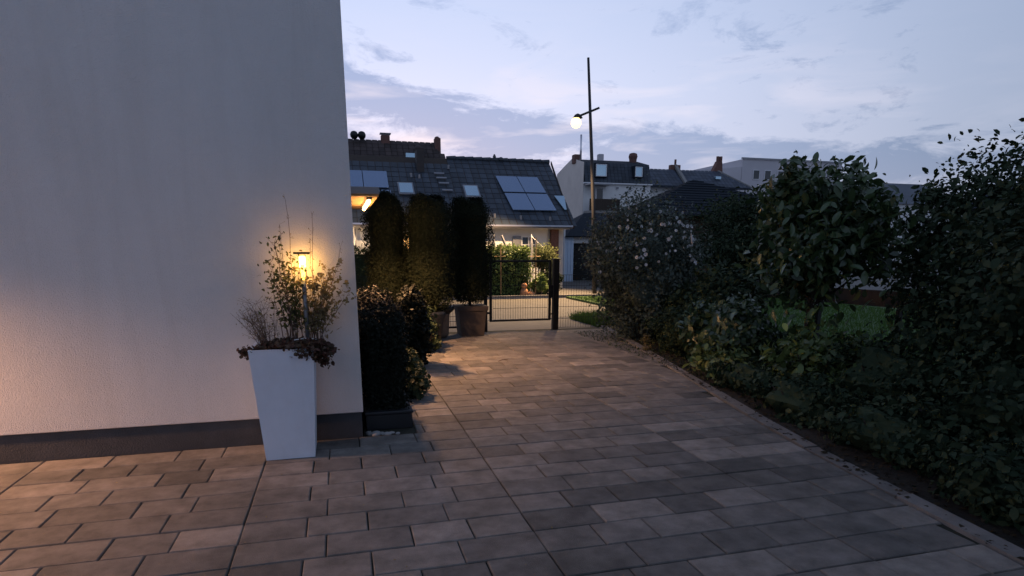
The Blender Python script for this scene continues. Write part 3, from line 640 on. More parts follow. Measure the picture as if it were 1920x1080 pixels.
# arching rose shoots
mb = MB(); lp = []
for k in range(26):
    a = random.uniform(0, 6.28); p0 = Vector((math.cos(a)*.5, math.sin(a)*.4, 1.7)); tip = p0+Vector((math.cos(a)*random.uniform(.2, .5), math.sin(a)*.35, random.uniform(.25, .62)))
    mid = (p0+tip)/2+Vector((0, 0, .12)); mb.tube([p0, mid, tip], [.005, .004, .002], 4)
    for q in range(22): t = random.random(); lp.append(tuple((p0*(1-t)+tip*t)+Vector((0, 0, .2*t*(1-t)))+Vector((random.gauss(0, .03),)*1+(random.gauss(0, .03), random.gauss(0, .03)))))
mb.build('shoot', 'bark', rose); leafcloud('foliage', np.array(lp), .045, 'rose', rose, six=True)
def tree(name, base, c, r, n, size, m, label, trunk_r=.06, clump=70, spread=.16, squash=.5, shell=.5, core=True, lob=None):
    e = empty(name, base, label, 'tree')
    mb = MB(); mb.tube([(0, 0, -.05), (.03, 0, c[2]*.4), (c[0]*.5, c[1]*.5, c[2]*.8), (c[0], c[1], c[2]+r[2]*.3)], [trunk_r, trunk_r*.85, trunk_r*.6, trunk_r*.2], 9)
    mb.build('trunk', 'bark', e)
    mb = MB()
    for i in range(12):
        a = i*2.4; z0 = c[2]*(.55+.035*i); mb.tube([(c[0]*.4, c[1]*.4, z0), (c[0]+math.cos(a)*r[0]*.5, c[1]+math.sin(a)*r[1]*.5, z0+r[2]*.3), (c[0]+math.cos(a)*r[0]*.85, c[1]+math.sin(a)*r[1]*.85, z0+r[2]*.55)], [trunk_r*.4, trunk_r*.25, .005], 5)
    mb.build('branch', 'bark', e)
    P_, O_ = ellip_pts(n, c, r, clump, spread, shell)
    if lob:
        Ps = [P_]; Os = [O_]
        for (lc, lr, ln) in lob: a_, b_ = ellip_pts(ln, lc, lr, 14, .26, .4); Ps.append(a_); Os.append(b_)
        P_ = np.concatenate(Ps); O_ = np.concatenate(Os)
    leafcloud('crown', P_, size, m, e, O_*.4, six=True, squash=squash)
    return e
# dense dark shrub mass
bush('dark_laurel_shrub', (5.55, 8.4, .62), (.50, .80, .66), 12000, .075, 'darkleaf', 'dark laurel shrub right of the rose bush behind the edging', clump=50)
bush('viburnum_shrub', (4.85, 7.0, .42), (.40, .75, .48), 5000, .085, 'laurel', 'low spreading shrub with drooping leaves near the driveway edging', clump=34, spread=.22)
tree('evergreen_tree', (7.6, 10.2, 0), (0, 0, 1.66), (1.25, 1.1, .85), 24000, .06, 'darkleaf', 'broad dark evergreen tree behind the rose bush', .09, 90)
tree('cherry_laurel_tree', (5.0, 5.75, 0), (.10, 0, 1.70), (.66, .66, .72), 8000, .095, 'laurel', 'tall cherry laurel with glossy large leaves at the right of the picture', .05, 70, .17, .42,
     lob=[((-.35, -.1, 2.15), (.25, .3, .3), 700)])
tree('plum_tree', (6.9, 5.2, 0), (0, 0, 1.6), (1.0, 1.1, 1.0), 16000, .065, 'darkleaf', 'dark leafy tree furthest right behind the cherry laurel', .07, 80)
bush('right_shrub', (5.7, 3.6, .95), (.95, 1.2, 1.1), 18000, .065, 'darkleaf', 'dense dark shrub at the right beside the near driveway', clump=70)
bush('near_right_shrub', (5.3, 1.2, 1.0), (1.1, 1.3, 1.2), 14000, .075, 'darkleaf', 'dense dark shrub outside the near right of the drive', clump=70)
tree('added_shade_tree', (3.7, -1.2, 0), (0, 0, 3.4), (2.9, 2.6, 1.6), 22000, .24, 'darkleaf', 'big unseen dark tree added beyond the right edge to shade the near driveway', .14, 90)  # added out-of-view tree, blocks sky light from the near right paving
for (nm, c_, r_, n_, lab) in (('edging_shrub', (5.55, 9.6, .35), (.55, .9, .45), 4500, 'dark low shrub at the foot of the rose bush by the fence'),
        ('edging_shrub', (5.0, 8.2, .30), (.40, .75, .38), 4000, 'dark low shrub between the rose bush and the spreading shrub at the edging'),
        ('edging_shrub', (5.35, 6.6, .22), (.50, .8, .30), 5000, 'dark shrub behind the low spreading shrub near the edging'),
        ('edging_shrub', (4.9, 4.5, .35), (.55, .7, .45), 4000, 'dark low shrub in front of the tall cherry laurel'),
        ('edging_shrub', (4.75, 3.2, .40), (.60, .75, .50), 4500, 'dark low shrub at the right edge by the near paving'),
        ('edging_shrub', (4.15, 4.75, .16), (.36, .55, .24), 2200, 'dark ground covering plant hanging over the kerb beside the low laurel'),
        ('edging_shrub', (4.02, 3.65, .17), (.36, .60, .25), 2400, 'dark ground covering plant nearest the picture\'s right edge along the kerb'),
        ('edging_shrub', (3.85, 2.55, .16), (.34, .55, .24), 2200, 'dark ground covering plant along the kerb just beyond the right edge'),
        ('edging_shrub', (4.35, 5.75, .15), (.30, .55, .22), 2000, 'dark ground cover in front of the sprawling pale leaved plant')):
    bush(nm, c_, r_, n_, .055, 'darkleaf', lab, clump=40, spread=.24)
bush('low_laurel', (4.62, 5.15, .36), (.34, .60, .40), 1500, .095, 'laurel_low', 'young low laurel with pale leaves in front of the tall laurel', clump=30, spread=.25, core=False, shell=.4, squash=.45)
bush('ground_laurel', (4.35, 6.35, .22), (.24, .45, .26), 700, .085, 'laurel_low', 'small sprawling plant with a few pale leaves at the edging', 'plant', clump=16, spread=.3, core=False, trunk=False, squash=.45)
bush('lit_shrub', (7.0, 11.9, 1.35), (.30, .3, .42), 1800, .07, 'hedge', 'pale green shrub lit up behind the dark evergreens', clump=12)
bush('bed_pot_plant', (4.55, 8.6, .12), (.10, .10, .12), 160, .05, 'dryleaf', 'small yellowish plant glowing at the foot of the rose bush', 'plant', clump=6, core=False, trunk=False)
# single large leaves of the cherry laurel, nearest to the camera
def leaf_mesh(l):
    w = l*.23; v = []; n = 6
    for i in range(n+1):
        t = i/n; ww = w*math.sin(math.pi*min(t*.96+.02, 1))**.7; z = -.18*l*t*t
        v += [(t*l, -ww, z+ww*.35), (t*l, 0, z), (t*l, ww, z+ww*.35)]
    f = []
    for i in range(n): a = i*3; f += [(a, a+3, a+4, a+1), (a+1, a+4, a+5, a+2)]
    me = bpy.data.meshes.new('leaf'); me.from_pydata(v, [], f); me.update(); me.shade_smooth(); return me
lm_ = [leaf_mesh(.13), leaf_mesh(.105), leaf_mesh(.15)]
for q in lm_: q.materials.append(M['laurel'])
ly = leaf_mesh(.115); ly.materials.append(M['yellowleaf']); lmp = leaf_mesh(.12); lmp.materials.append(M['laurel_low'])
Lt = bpy.data.objects['cherry_laurel_tree']; lb = Lt.location
for k in range(170):
    d = Vector((random.gauss(-.5, .55), random.gauss(-.9, .4), random.gauss(0, .65))).normalized(); rr = random.uniform(.85, 1.15)
    p = Vector((.10+d.x*.72*rr, d.y*.70*rr, 1.62+d.z*1.0*rr))
    if k > 120: p = Vector((random.uniform(-.55, .4), random.uniform(-.75, -.2), random.uniform(.25, 1.0)))
    o = link('leaf', lmp if (k > 120 and k % 2) else lm_[k % 3], None, Lt); o.location = p
    o.rotation_euler = (random.gauss(0, .5), random.uniform(.1, 1.2), random.uniform(0, 6.28))
for (x, y, z, rz) in ((4.02, 5.05, .60, 2.9), (3.55, 5.55, .47, 1.2), (4.20, 5.0, .70, .3), (3.72, 6.0, .30, 2.0), (4.25, 5.2, .83, -1.9)):
    o = link('yellow_leaf', ly, None, Lt); o['label'] = 'pale yellow green leaf'
    o.location = (x-lb.x, y-lb.y, z); o.rotation_euler = (.9 if rz > 2.5 else .3, .5, rz)

# ------------------------------------------------------------------ street lamp
sl = empty('street_lamp', (8.66, 20.44, 0), 'tall leaning street lamp mast with one glowing lamp head', 'street lamp')
part(MB().tube([(8.66, 20.44, -.06), (8.54, 20.47, 2.74), (8.22, 20.56, 7.61)], [.075, .068, .04], 12), 'mast', 'pole', sl, True)
part(MB().tube([(8.62, 20.45, 6.10), (8.02, 20.61, 5.86)], .035, 8), 'arm', 'pole', sl)
part(MB().lathe((7.93, 20.63, 5.72), [(.02, .20), (.10, .16), (.17, .06)], 16), 'lamp_cover', 'pole', sl, True)
part(MB().lathe((7.88, 20.64, 5.42), [(.03, .04), (.12, .08), (.17, .17), (.16, .28), (.10, .36)], 18), 'lamp_globe', 'globe', sl, True)
sp = lamp('street_light', (7.80, 20.55, 5.36), 5800, (1, .64, .32), .12, cone=114); sp.rotation_euler = Vector((.60, .07, 1)).to_track_quat('Z', 'Y').to_euler()

# ------------------------------------------------------------------ roofs helper
def tiles(o, u, v, W, Lr, tw=.30, tl=.34, bump=.016, amp=.010, clip=None):
    """courses of tiles as real geometry on a slope; u along eaves, v up slope"""
    o, u, v = Vector(o), Vector(u).normalized(), Vector(v).normalized(); n = u.cross(v)
    if n.z < 0: n = -n
    mb = MB(); nu = int(W/tw); nv = int(Lr/tl); tw = W/nu; tl = Lr/nv
    prof = [(0, 0), (.3, 1), (.6, .6), (.92, 0)]
    for j in range(nv):
        for i in range(nu):
            a = i*tw; b0 = j*tl; vv = []
            if clip and not clip(a+tw/2, b0+tl/2): continue
            for (bv, h) in ((b0, bump), (b0+tl+.02, .004)):
                for (pu, ph) in prof: vv.append(o+u*(a+pu*tw)+v*bv+n*(h+ph*amp))
            vv += [o+u*(a+pu*tw)+v*b0+n*(0) for pu, ph in (prof[0], prof[-1])]
            mb.add(vv, [(0,1,5,4), (1,2,6,5), (2,3,7,6), (8,9,3,2,1,0)])
    return mb
def slab(o, u, v, W, Lr, t=.12):
    o, u, v = Vector(o), Vector(u).normalized(), Vector(v).normalized(); n = u.cross(v)
    if n.z < 0: n = -n
    return MB().poly([o, o+u*W, o+u*W+v*Lr, o+v*Lr], -n*t)

# ------------------------------------------------------------------ bungalow across the road
bg_ = empty('bungalow', (4.5, 25, 0), 'white bungalow with a long dark tiled roof and solar panels across the road', 'house')
EY, EZ, RY, RZ = 23.85, 2.42, 27.5, 5.27
sv = Vector((0, RY-EY, RZ-EZ)); SL = sv.length; sv.normalize(); sn = Vector((0, -sv.z, sv.y))
def onroof(x, z, h=.05):
    t = (z-EZ)/(RZ-EZ); return Vector((x, EY+(RY-EY)*t, z))+sn*h
part(MB().poly([(-8, 24.3, -.05), (8.85, 24.3, -.05), (8.85, 24.3, 2.6), (-8, 24.3, 2.6)], (0, .25, 0)), 'wall', 'white', bg_)
part(MB().poly([(8.85, 24.56, -.05), (8.85, 30.6, -.05), (8.85, 30.6, 2.8), (8.85, 27.5, 5.0), (8.85, 24.56, 2.8)], (-.22, 0, 0)), 'gable_wall', 'white', bg_)
part(slab((-8, EY, EZ), (1, 0, 0), sv, 17.15, SL), 'roof_deck', 'wood_dark', bg_)
VX0, VX1 = 8.98, 9.28
o = part(tiles((4.65, EY, EZ), (1, 0, 0), sv, 4.62, SL, clip=lambda a, b: a+4.65 < VX0+.06+(VX1-VX0)*b/SL+.1), 'roof_tiles', 'tile', bg_); o['kind'] = 'stuff'
o = part(tiles((-8, EY, EZ), (1, 0, 0), sv, 12.65, SL*.90), 'roof_tiles', 'tile', bg_); o['kind'] = 'stuff'
part(slab((-8, 2*RY-EY, EZ), (1, 0, 0), (0, -sv.y, sv.z), 17.15, SL, .1), 'rear_roof', 'tile', bg_)
for i in range(12): a = 4.65+i*.383; part(MB().tube([(a, RY, RZ+.02), (a+.40, RY, RZ+.035)], [.085, .10], 8), 'ridge_tile', 'tile', bg_, True)
part(MB().box((VX0-.02, EY-.03, EZ-.09), (VX0+.02, EY+.02, EZ+.05)).poly([(VX0+.06, EY, EZ-.08), (VX1+.06, RY, RZ-.08), (VX1+.06, RY, RZ+.06), (VX0+.06, EY, EZ+.06)], (.04, 0, 0)), 'verge_board', 'wood_dark', bg_)
part(MB().tube([(-8, EY-.06, EZ-.02), (9.05, EY-.06, EZ-.03)], .06, 8), 'gutter', 'steel', bg_, True)
part(MB().box((-8, EY+.02, EZ-.11), (8.95, 24.3, EZ-.07)), 'soffit', 'frame_white', bg_)
part(MB().tube([(8.2, 24.22, EZ-.05), (8.2, 24.22, 0)], .04, 8), 'downpipe', 'metal_grey', bg_)
part(MB().box((8.27, 24.1, -.02), (8.58, 24.29, 2.30), .01), 'corner_cladding', 'brick', bg_)
part(MB().tube([(.62, 24.2, EZ-.05), (.62, 24.2, 0)], .035, 8), 'downpipe', 'metal_grey', bg_)
def window(e, x0, x1, z0, z1, y, glass='glass', frame='frame_white', mull=1, dz=.05, bars=0):
    w = part(MB().box((x0, y-dz, z0), (x1, y-.002, z0+.05)).box((x0, y-dz, z1-.05), (x1, y-.002, z1)).box((x0, y-dz, z0+.05), (x0+.05, y-.002, z1-.05)).box((x1-.05, y-dz, z0+.05), (x1, y-.002, z1-.05)), 'window', frame, e)
    for k in range(mull):
        c = x0+(x1-x0)*(k+1)/(mull+1); o_ = MB().box((c-.025, y-dz+.005, z0+.05), (c+.025, y-.004, z1-.05)).build('mullion', frame, w, off=loc_of(e))
    for k in range(bars):
        c = z0+(z1-z0)*(k+1)/(bars+1); MB().box((x0+.05, y-dz+.01, c-.015), (x1-.05, y-.006, c+.015)).build('glazing_bar', frame, w, off=loc_of(e))
    MB().quad((x0+.05, y-.012, z0+.05), (x1-.05, y-.012, z0+.05), (x1-.05, y-.012, z1-.05), (x0+.05, y-.012, z1-.05)).build('pane', glass, w, off=loc_of(e))
    return w
window(bg_, 7.05, 7.68, 1.03, 2.04, 24.3, bars=2)
part(MB().box((6.70, 24.22, 1.03), (7.03, 24.28, 2.04), .01), 'shutter', 'metal_grey', bg_)
window(bg_, 2.35, 3.0, 1.2, 2.15, 24.3, 'litpane', mull=0)
window(bg_, 3.6, 4.5, 1.0, 2.1, 24.3)
window(bg_, -2.2, -1.0, 1.0, 2.1, 24.3)
part(MB().box((.30, 24.16, 1.86), (.50, 24.29, 1.98), .01), 'porch_light', 'smallglow', bg_)
lamp('porch_lamp_light', (.40, 24.0, 1.9), 9, (1, .66, .36), .05)
def solar(e, x0, x1, z0, z1, sk=0.0, m='panel', name='solar_panel', h=.10, fr='metal_grey'):
    a, b, c, d = onroof(x0, z0, h), onroof(x1, z0, h), onroof(x1-sk, z1, h), onroof(x0-sk, z1, h)
    w = part(MB().poly([a, b, c, d], -sn*.045), name, m if name == 'solar_panel' else fr, e)
    return w
for r_, (z0, z1) in enumerate(((2.98, 3.68), (3.74, 4.44))):
    for k in range(2):
        x = 6.78-r_*.13+k*.93
        solar(bg_, x, x+.90, z0, z1, .12)
for k in range(3): solar(bg_, -.85+k*.97, -.85+k*.97+.94, 3.78, 4.48)
for k in range(3): solar(bg_, -.85+k*.97+.05, -.85+k*.97+.99, 2.98, 3.68)
for (x0, x1, z0, z1) in ((2.44, 2.95, 3.6, 4.0), (5.06, 5.58, 3.54, 3.96)):
    w = solar(bg_, x0-.05, x1+.05, z0-.05, z1+.05, 0, name='skylight', h=.08, fr='metal_grey')
    MB().poly([onroof(x0, z0, .095), onroof(x1, z0, .095), onroof(x1, z1, .095), onroof(x0, z1, .095)], -sn*.01).build('pane', 'skyglass', w, off=loc_of(bg_))
part(MB().poly([onroof(8.78, 3.62, .10), onroof(8.98, 3.02, .10), onroof(9.06, 3.02, .10), onroof(9.22, 3.62, .10)], -sn*.04), 'small_panel', 'skyglass', bg_)
for x0, z in ((3.95, 4.45), (4.0, 4.25), (4.05, 4.02), (4.12, 3.72)):
    part(MB().poly([onroof(x0, z, .10), onroof(x0+.42, z, .10), onroof(x0+.42, z+.06, .10), onroof(x0, z+.06, .10)], -sn*.03), 'roof_step', 'metal_grey', bg_)
for x0, z in ((4.62, 4.78), (3.0, 4.35), (3.32, 4.30), (5.95, 2.72), (7.0, 2.66), (8.2, 2.62)):
    part(MB().tube([onroof(x0, z, 0), onroof(x0, z, .0)+Vector((0, 0, .16))], .05, 8), 'vent_pipe', 'metal_grey', bg_)
part(MB().lathe((6.76, RY, RZ), [(.07, 0), (.05, .12), (.08, .14), (.03, .26)], 10), 'ridge_finial', 'tile', bg_)
part(MB().lathe((7.05, RY, RZ+.02), [(.14, 0), (.13, .07), (.05, .13)], 10), 'ridge_vent', 'tile', bg_)
part(MB().box((3.28, 26.6, 4.2), (3.58, 27.2, 5.45), .01), 'chimney', 'pot', bg_)

# front hedge and things in front of the bungalow
def hedge(name, a, b, n, size, m, label, jit=.05, wav=.08):
    c = ((a[0]+b[0])/2, (a[1]+b[1])/2, 0); e = empty(name, c, label, 'hedge')
    p, o = box_pts(n, a, b, jit, wav); leafcloud('foliage', p-np.array(c), size, m, e, o*.7, six=False, squash=.6)
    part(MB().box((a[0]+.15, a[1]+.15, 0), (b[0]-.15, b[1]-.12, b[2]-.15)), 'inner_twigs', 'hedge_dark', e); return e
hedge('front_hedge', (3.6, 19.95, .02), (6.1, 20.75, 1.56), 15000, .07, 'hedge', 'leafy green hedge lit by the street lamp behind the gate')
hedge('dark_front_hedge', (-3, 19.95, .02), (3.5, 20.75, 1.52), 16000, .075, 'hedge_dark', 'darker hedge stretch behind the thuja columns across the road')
bush('round_potted_shrub', (6.95, 20.9, 1.25), (.42, .4, .50), 3500, .06, 'olive', 'round olive coloured shrub at the bungalow corner', clump=30)
bush('yellow_green_plant', (6.45, 20.0, .35), (.28, .25, .38), 1200, .08, 'hedge', 'bright yellow green plant at the right end of the hedge', 'plant', clump=14)
bush('corner_shrub', (7.0, 20.4, .45), (.35, .35, .5), 2200, .07, 'hedge_dark', 'dark shrub under the round shrub at the lane corner', clump=20)
e = empty('terracotta_figure', (5.95, 19.85, 0), 'small orange terracotta garden figure at the foot of the hedge', 'garden ornament')
part(MB().lathe((5.88, 19.85, -.01), [(.10, 0), (.15, .08), (.13, .20), (.07, .28)], 14), 'body', 'terracotta', e, True)
part(MB().lathe((5.88, 19.84, .26), [(.05, 0), (.10, .05), (.10, .12), (.05, .18)], 12), 'head', 'terracotta', e, True)
part(MB().lathe((6.12, 19.84, -.01), [(.09, 0), (.14, .06), (.12, .13), (.05, .17)], 12), 'small_pot', 'terracotta', e, True)
for i, (x, lab) in enumerate(((5.08, 'thin pale stake standing in the left of the green hedge'), (6.28, 'thin pale stake at the right end of the green hedge'))):
    e = empty('garden_stake', (x, 19.85, 0), lab, 'stake'); part(MB().tube([(x, 19.86, 0), (x, 19.86, 1.62 if i == 0 else 1.9)], .018, 6), 'stake', 'wood', e)
    part(MB().tube([(x-.22, 19.85, 1.30), (x+.16, 19.85, 1.30)], .010, 5), 'cross_bar', 'wood', e)
e = empty('swing_frame', (5.4, 21.6, 0), 'pale leaning poles of a frame rising above the hedge', 'garden frame')
part(MB().tube([(5.55, 21.6, 0), (5.25, 21.6, 2.02)], .03, 6), 'pole', 'metal_grey', e)
part(MB().tube([(5.15, 21.6, 1.0), (5.28, 21.6, 2.05)], .03, 6), 'pole', 'metal_grey', e)
part(MB().tube([(5.95, 21.6, 1.1), (5.55, 21.6, 2.0)], .05, 6), 'pole', 'metal_grey', e)
part(MB().tube([(5.25, 21.6, 1.45), (6.0, 21.6, 1.40)], .02, 6), 'cross_bar', 'frame_white', e)
e = empty('folded_parasol', (6.75, 21.9, 0), 'pale folded parasol in front of the bungalow window', 'parasol')
part(MB().tube([(6.75, 21.9, 0), (6.75, 21.9, 2.05)], .02, 6), 'pole', 'frame_white', e)
part(MB().lathe((6.75, 21.9, .95), [(.07, .1), (.10, .25), (.06, .8), (.02, 1.0)], 9), 'canopy', 'metal_grey', e)
part(MB().tube([(6.75, 21.9, 1.98), (7.35, 21.9, 1.45)], .012, 5), 'guy_rope', 'frame_white', e)
e = empty('low_white_fence', (6.6, 21.4, 0), 'low white picket fence behind the green hedge end', 'fence')
for i in range(9): part(MB().box((6.3+i*.11, 21.4, 0), (6.36+i*.11, 21.42, 1.12)), 'picket', 'frame_white', e)
part(MB().box((6.25, 21.425, .9), (7.3, 21.445, .96)), 'rail', 'frame_white', e)

# ------------------------------------------------------------------ brown roofed house behind
bh = empty('brown_roof_house', (3, 42, 0), 'tall house with a brown tiled roof and two brick chimneys behind the bungalow', 'house')
part(MB().box((-10, 40.2, -.06), (6.45, 50, 6.4)), 'wall', 'white', bh)
v2 = Vector((0, 1.9, 1.65)); n2_ = v2.length
o = part(tiles((-10, 38.9, 6.22), (1, 0, 0), v2.normalized(), 16.7, 2.7, .36, .34, clip=lambda a, b: a-10 < 6.75-.17*b), 'roof_tiles', 'tile_brown', bh); o['kind'] = 'stuff'
part(MB().poly([(-10, 38.9, 6.17), (6.72, 38.9, 6.17), (6.30, 41.0, 7.95), (-10, 41.0, 7.95)], (0, .1, -.1)), 'roof_deck', 'tile_brown', bh)
part(MB().poly([(6.3, 41.0, 7.97), (6.72, 43.2, 6.17), (-10, 43.2, 6.17), (-10, 41.0, 7.97)], (0, 0, -.08)), 'rear_roof', 'tile_brown', bh)
part(MB().box((2.90, 40.7, 7.4), (3.42, 41.2, 8.28), .02), 'chimney', 'brick', bh)
part(MB().box((2.84, 40.65, 8.36), (3.5, 41.25, 8.40)), 'chimney_cap', 'metal_grey', bh)
for q in (2.95, 3.35): part(MB().box((q-.02, 40.75, 8.28), (q+.02, 40.79, 8.36)), 'cap_leg', 'metal_grey', bh)
part(MB().box((6.14, 40.4, 6.9), (6.50, 40.9, 8.22), .03).lathe((6.32, 40.65, 8.2), [(.17, 0), (.16, .06), (.08, .12)], 8), 'chimney', 'brick', bh)
for q in (1.30, 1.75):
    part(MB().lathe((q, 40.6, 7.95), [(.12, 0), (.22, .12), (.24, .26), (.18, .40), (.08, .45)], 12), 'roof_ventilator', 'metal_dark', bh, True)
part(MB().box((4.2, 39.25, 6.85), (4.75, 39.35, 7.1), .01), 'skylight', 'skyglass', bh)
part(MB().box((4.78, 39.4, 6.6), (5.3, 40.5, 7.45), .02).lathe((5.04, 39.95, 7.45), [(.26, 0), (.22, .12), (.1, .2)], 10), 'dormer', 'tile_brown', bh)

# ------------------------------------------------------------------ lane buildings right of the bungalow
gb = empty('pale_blue_annex', (10.7, 30, 0), 'narrow pale blue clad annex between the bungalow and the dark garage', 'building')
part(MB().box((10.30, 29.0, -.06), (11.10, 33, 2.12)), 'wall', 'blueclad', gb)
part(MB().box((9.55, 29.4, 2.13), (10.62, 33, 3.85)), 'upper_wall', 'blueclad', gb)
for i in range(5): part(MB().box((10.32+i*.16, 28.975, 0), (10.45+i*.16, 28.998, 2.1), .004), 'plank', 'blueclad', gb)
part(MB().tube([(10.58, 28.9, 0), (10.58, 28.9, 2.6)], .045, 8), 'downpipe', 'frame_white', gb)
ga = empty('dark_garage', (12.2, 30, 0), 'garage with a wide dark door and hipped dark roof at the end of the lane', 'garage')
part(MB().box((11.1, 29.05, 1.82), (14.5, 29.3, 2.12)), 'lintel', 'white', ga)
part(MB().box((11.1, 29.3, -.06), (14.5, 34, 2.0)), 'wall', 'white', ga)
for i in range(6): part(MB().box((11.12, 29.24, .0+i*.3), (14.4, 29.285, .29+i*.3), .006), 'door_panel', 'metal_dark', ga)
part(MB().poly([(10.6, 28.7, 2.14), (15.0, 28.7, 2.14), (13.6, 31, 3.35), (12.4, 31, 3.35)], (0, .05, -.05)), 'roof', 'tile_dark', ga)
part(MB().poly([(10.6, 28.7, 2.14), (12.4, 31, 3.35), (10.6, 33.5, 2.14)], (0, .02, -.05)), 'roof_side', 'tile_dark', ga)
# hip roofed pavilion behind the garden
pv = empty('hip_roof_pavilion', (12, 20, 0), 'dark pyramid roofed outbuilding rising behind the rose bush', 'building')
ap = Vector((12.4, 20.6, 3.97)); c4 = [Vector((9.4, 18.9, 2.72)), Vector((16.2, 17.2, 2.5)), Vector((17.2, 22.5, 2.5)), Vector((10.4, 24.0, 2.72))]
for k in range(4):
    a_, b_ = c4[k], c4[(k+1) % 4]
    part(MB().poly([a_, b_, ap], (0, 0, -.06)), 'roof', 'tile_dark', pv)
mb = MB()
for k in (0, 3):
    a_, b_ = c4[k], c4[(k+1) % 4]
    for j in range(1, 14):
        t = j/14; p = a_.lerp(ap, t); q = b_.lerp(ap, t); mb.tube([p+Vector((0, 0, .01)), q+Vector((0, 0, .01))], .018, 4)
part(mb, 'shingle_courses', 'tile_dark', pv)
part(MB().poly([(10.2, 19.2, -.05), (15.8, 17.8, -.05), (16.8, 22, -.05), (10.9, 23.4, -.05)], (0, 0, 2.65)), 'wall', 'wood_dark', pv)

# ------------------------------------------------------------------ tall white house with slate mansard
th = empty('mansard_house', (20, 47, 0), 'tall pale rendered house with slate mansard roof and balcony', 'house')
part(MB().box((17.9, 45.0, -.06), (23.4, 51.0, 6.34)), 'wall', 'white', th)
part(MB().poly([(17.86, 45.0, -.06), (17.86, 45.0, 7.8), (17.86, 47.4, 8.35), (17.86, 49, 8.0), (17.86, 50.9, 7.55), (17.86, 50.9, -.06)], (.035, 0, 0)), 'gable_wall', 'cream', th)
o = part(tiles((17.95, 44.82, 6.38), (1, 0, 0), Vector((0, .55, 1.45)).normalized(), 5.45, 1.5, .3, .25, bump=.02, amp=.005), 'roof_tiles', 'tile', th); o['kind'] = 'stuff'
part(MB().poly([(17.9, 44.9, 6.35), (17.9, 45.4, 7.82), (17.9, 47.4, 8.3), (17.9, 50.9, 7.4), (17.9, 50.9, 6.35)], (5.5, 0, 0)), 'mansard_roof', 'tile_dark', th)
part(MB().box((17.85, 44.75, 6.28), (23.45, 44.98, 6.36)), 'eaves_board', 'frame_white', th)
for (x0, x1, z0, z1) in ((18.75, 19.62, 6.80, 7.66), (21.95, 22.55, 6.86, 7.58)):
    part(MB().box((x0-.08, 44.78, z0-.06), (x1+.08, 45.4, z1+.08), .01), 'dormer', 'tile_dark', th)
    window(th, x0, x1, z0, z1, 44.775, 'skyglass', mull=0)
window(th, 21.5, 21.85, 5.85, 6.16, 44.99, mull=0); window(th, 20.5, 20.78, 5.92, 6.14, 44.99, mull=0); window(th, 22.75, 23.0, 5.8, 6.2, 44.99, mull=0)
part(MB().lathe((20.62, 44.98, 5.98), [(.11, 0), (.11, .1)], 12), 'wall_vent', 'metal_grey', th)
window(th, 18.9, 19.5, 5.0, 6.0, 44.99, 'glass', mull=0)
window(th, 21.3, 22.3, 3.2, 4.3, 44.99); window(th, 18.6, 19.6, 2.2, 3.4, 44.99)
part(MB().box((17.95, 43.9, 6.12), (19.75, 45.0, 6.22), .01), 'balcony_canopy', 'metal_grey', th)
part(MB().box((17.95, 43.8, 4.12), (20.35, 45.0, 4.3), .01), 'balcony_floor', 'concrete', th)
part(MB().box((17.95, 43.78, 4.3), (20.35, 43.88, 5.12), .01), 'balcony_parapet', 'wood_dark', th)
part(MB().box((20.27, 43.88, 4.3), (20.35, 45.0, 5.12)), 'balcony_side', 'wood_dark', th)
part(MB().poly([(18.0, 44.98, 3.3), (18.0, 43.9, 4.12), (18.0, 44.98, 4.12)], (.12, 0, 0)), 'balcony_bracket', 'wood_dark', th)
part(MB().box((17.75, 46.6, 7.9), (18.25, 47.2, 8.55), .02), 'chimney', 'brick', th)
part(MB().tube([(18.0, 46.0, 7.9), (18.0, 46.0, 9.85)], .075, 10), 'flue', 'steel', th, True)
part(MB().box((20.0, 47.2, 8.1), (20.4, 47.6, 8.75), .04), 'chimney', 'pinkrender', th)
part(MB().lathe((22.8, 47.0, 8.1), [(.28, 0), (.3, .3), (.36, .5), (.30, .72), (.15, .78)], 10), 'chimney', 'brick', th)
# terrace with bluish roofs
tr = empty('blue_roof_terrace', (29, 50, 0), 'row house terrace with blue grey roof and skylight right of the mansard house', 'house')
part(MB().box((23.5, 48.0, -.06), (33.2, 54, 6.6)), 'wall', 'white', tr)
vv2 = Vector((0, 2.0, 1.5))
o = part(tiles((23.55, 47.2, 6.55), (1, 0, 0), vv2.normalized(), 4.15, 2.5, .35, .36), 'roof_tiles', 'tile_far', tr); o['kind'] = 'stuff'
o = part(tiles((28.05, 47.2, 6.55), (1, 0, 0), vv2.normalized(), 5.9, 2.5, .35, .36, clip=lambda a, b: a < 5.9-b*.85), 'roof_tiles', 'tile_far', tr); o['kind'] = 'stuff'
part(MB().poly([(23.5, 47.2, 6.5), (34.0, 47.2, 6.5), (31.9, 49.2, 8.0), (23.5, 49.2, 8.0)], (0, .1, -.1)), 'roof_deck', 'tile_far', tr)
part(MB().poly([(34.0, 47.2, 6.52), (31.9, 49.2, 8.02), (32.05, 49.2, 8.02), (34.15, 47.2, 6.52)], (0, 0, .12)), 'verge_board', 'concrete', tr)
part(MB().poly([(27.75, 47.0, 6.3), (28.02, 47.0, 6.3), (28.02, 49.3, 8.25), (27.75, 49.3, 8.25)], (0, 0, .25)), 'party_wall', 'concrete', tr)
part(MB().box((31.0, 48.0, 7.28), (31.5, 48.3, 7.5), .01), 'skylight', 'skyglass', tr)
part(MB().box((27.4, 49.2, 7.8), (28.3, 49.6, 8.45), .02).tube([(27.9, 49.4, 8.4), (27.9, 49.4, 8.9)], .09, 6), 'chimney', 'brick', tr)
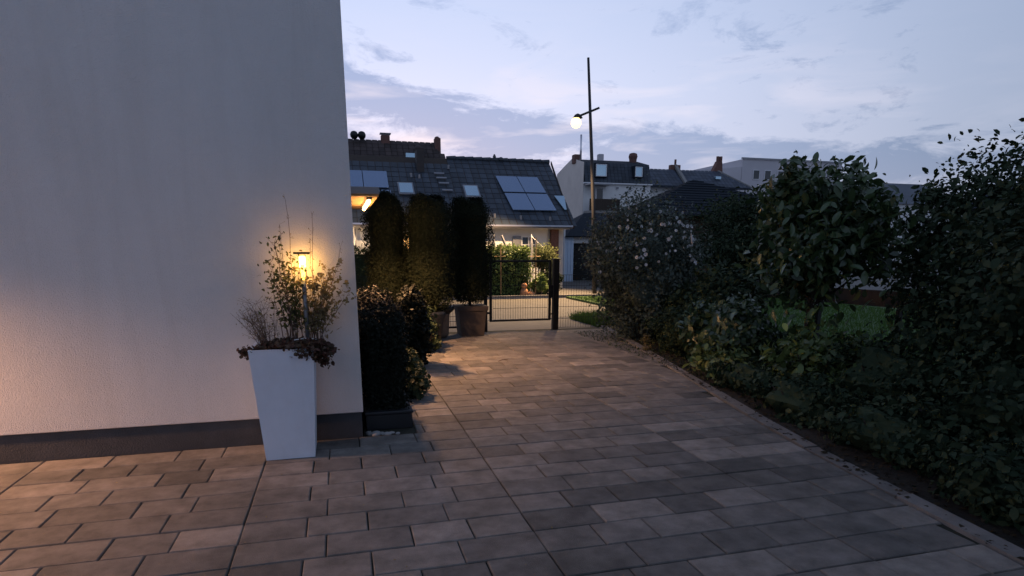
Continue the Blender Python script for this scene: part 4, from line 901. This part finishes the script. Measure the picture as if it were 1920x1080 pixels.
part(MB().poly([(31.4, 49.2, 7.9), (32.4, 49.2, 7.9), (32.3, 49.2, 8.8), (31.9, 49.2, 8.9)], (0, .5, 0)).tube([(31.95, 49.4, 8.8), (31.95, 49.4, 9.3)], .13, 6).tube([(32.25, 49.4, 8.8), (32.25, 49.4, 9.3)], .13, 6), 'chimney', 'brick', tr)
pb = empty('flat_roof_block', (40, 58, 0), 'pale mauve flat roofed block at the far right above the trees', 'building')
part(MB().poly([(38.34, 55, -.06), (50, 55, -.06), (50, 62, -.06), (38.34, 66, -.06)], (0, 0, 10.1)), 'wall', 'pinkrender', pb)
part(MB().poly([(36.2, 58, -.06), (38.3, 55.02, -.06), (38.3, 66, -.06), (36.2, 66, -.06)], (0, 0, 9.4)), 'side_wall', 'pinkrender', pb)
part(MB().box((38.2, 54.9, 10.05), (50.1, 55.05, 10.2)), 'parapet_cap', 'metal_grey', pb)
for x0 in (39.6, 40.9, 42.4): window(pb, x0, x0+.75, 8.2, 9.1, 54.99, mull=0)
window(pb, 39.4, 40.3, 5.6, 6.7, 54.99)
# distant roof line hidden mostly by the trees
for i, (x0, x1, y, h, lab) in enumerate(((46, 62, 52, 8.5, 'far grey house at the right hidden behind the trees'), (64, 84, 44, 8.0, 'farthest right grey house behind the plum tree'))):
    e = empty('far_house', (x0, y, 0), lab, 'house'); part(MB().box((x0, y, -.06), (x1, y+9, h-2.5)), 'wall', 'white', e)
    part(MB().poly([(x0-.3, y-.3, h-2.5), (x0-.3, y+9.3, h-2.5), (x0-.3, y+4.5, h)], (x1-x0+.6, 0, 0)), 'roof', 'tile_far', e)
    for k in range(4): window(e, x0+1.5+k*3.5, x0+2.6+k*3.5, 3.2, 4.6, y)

# small leaf and twig debris on the drive
for k, (x, y, rz, lab) in enumerate(((2.15, 8.3, .3, 'small curled twig on the lit part of the drive'), (2.95, 7.6, 1.4, 'small pale leaf on the drive near the gate'), (3.0, 6.6, .6, 'small dark leaf lying in the middle of the drive'))):
    o = link('fallen_leaf' if k else 'fallen_twig', (MB().tube([(-.08, 0, .008), (0, .02, .014), (.08, -.01, .008)], .005, 5).mesh('fallen_twig') if k == 0 else leaf_mesh(.07)), 'stem' if k != 1 else 'dryleaf')
    o.location = (x, y, .008 if k else .0); o.rotation_euler = (0, -.1, rz); tag(o, lab, 'twig' if k == 0 else 'leaf')
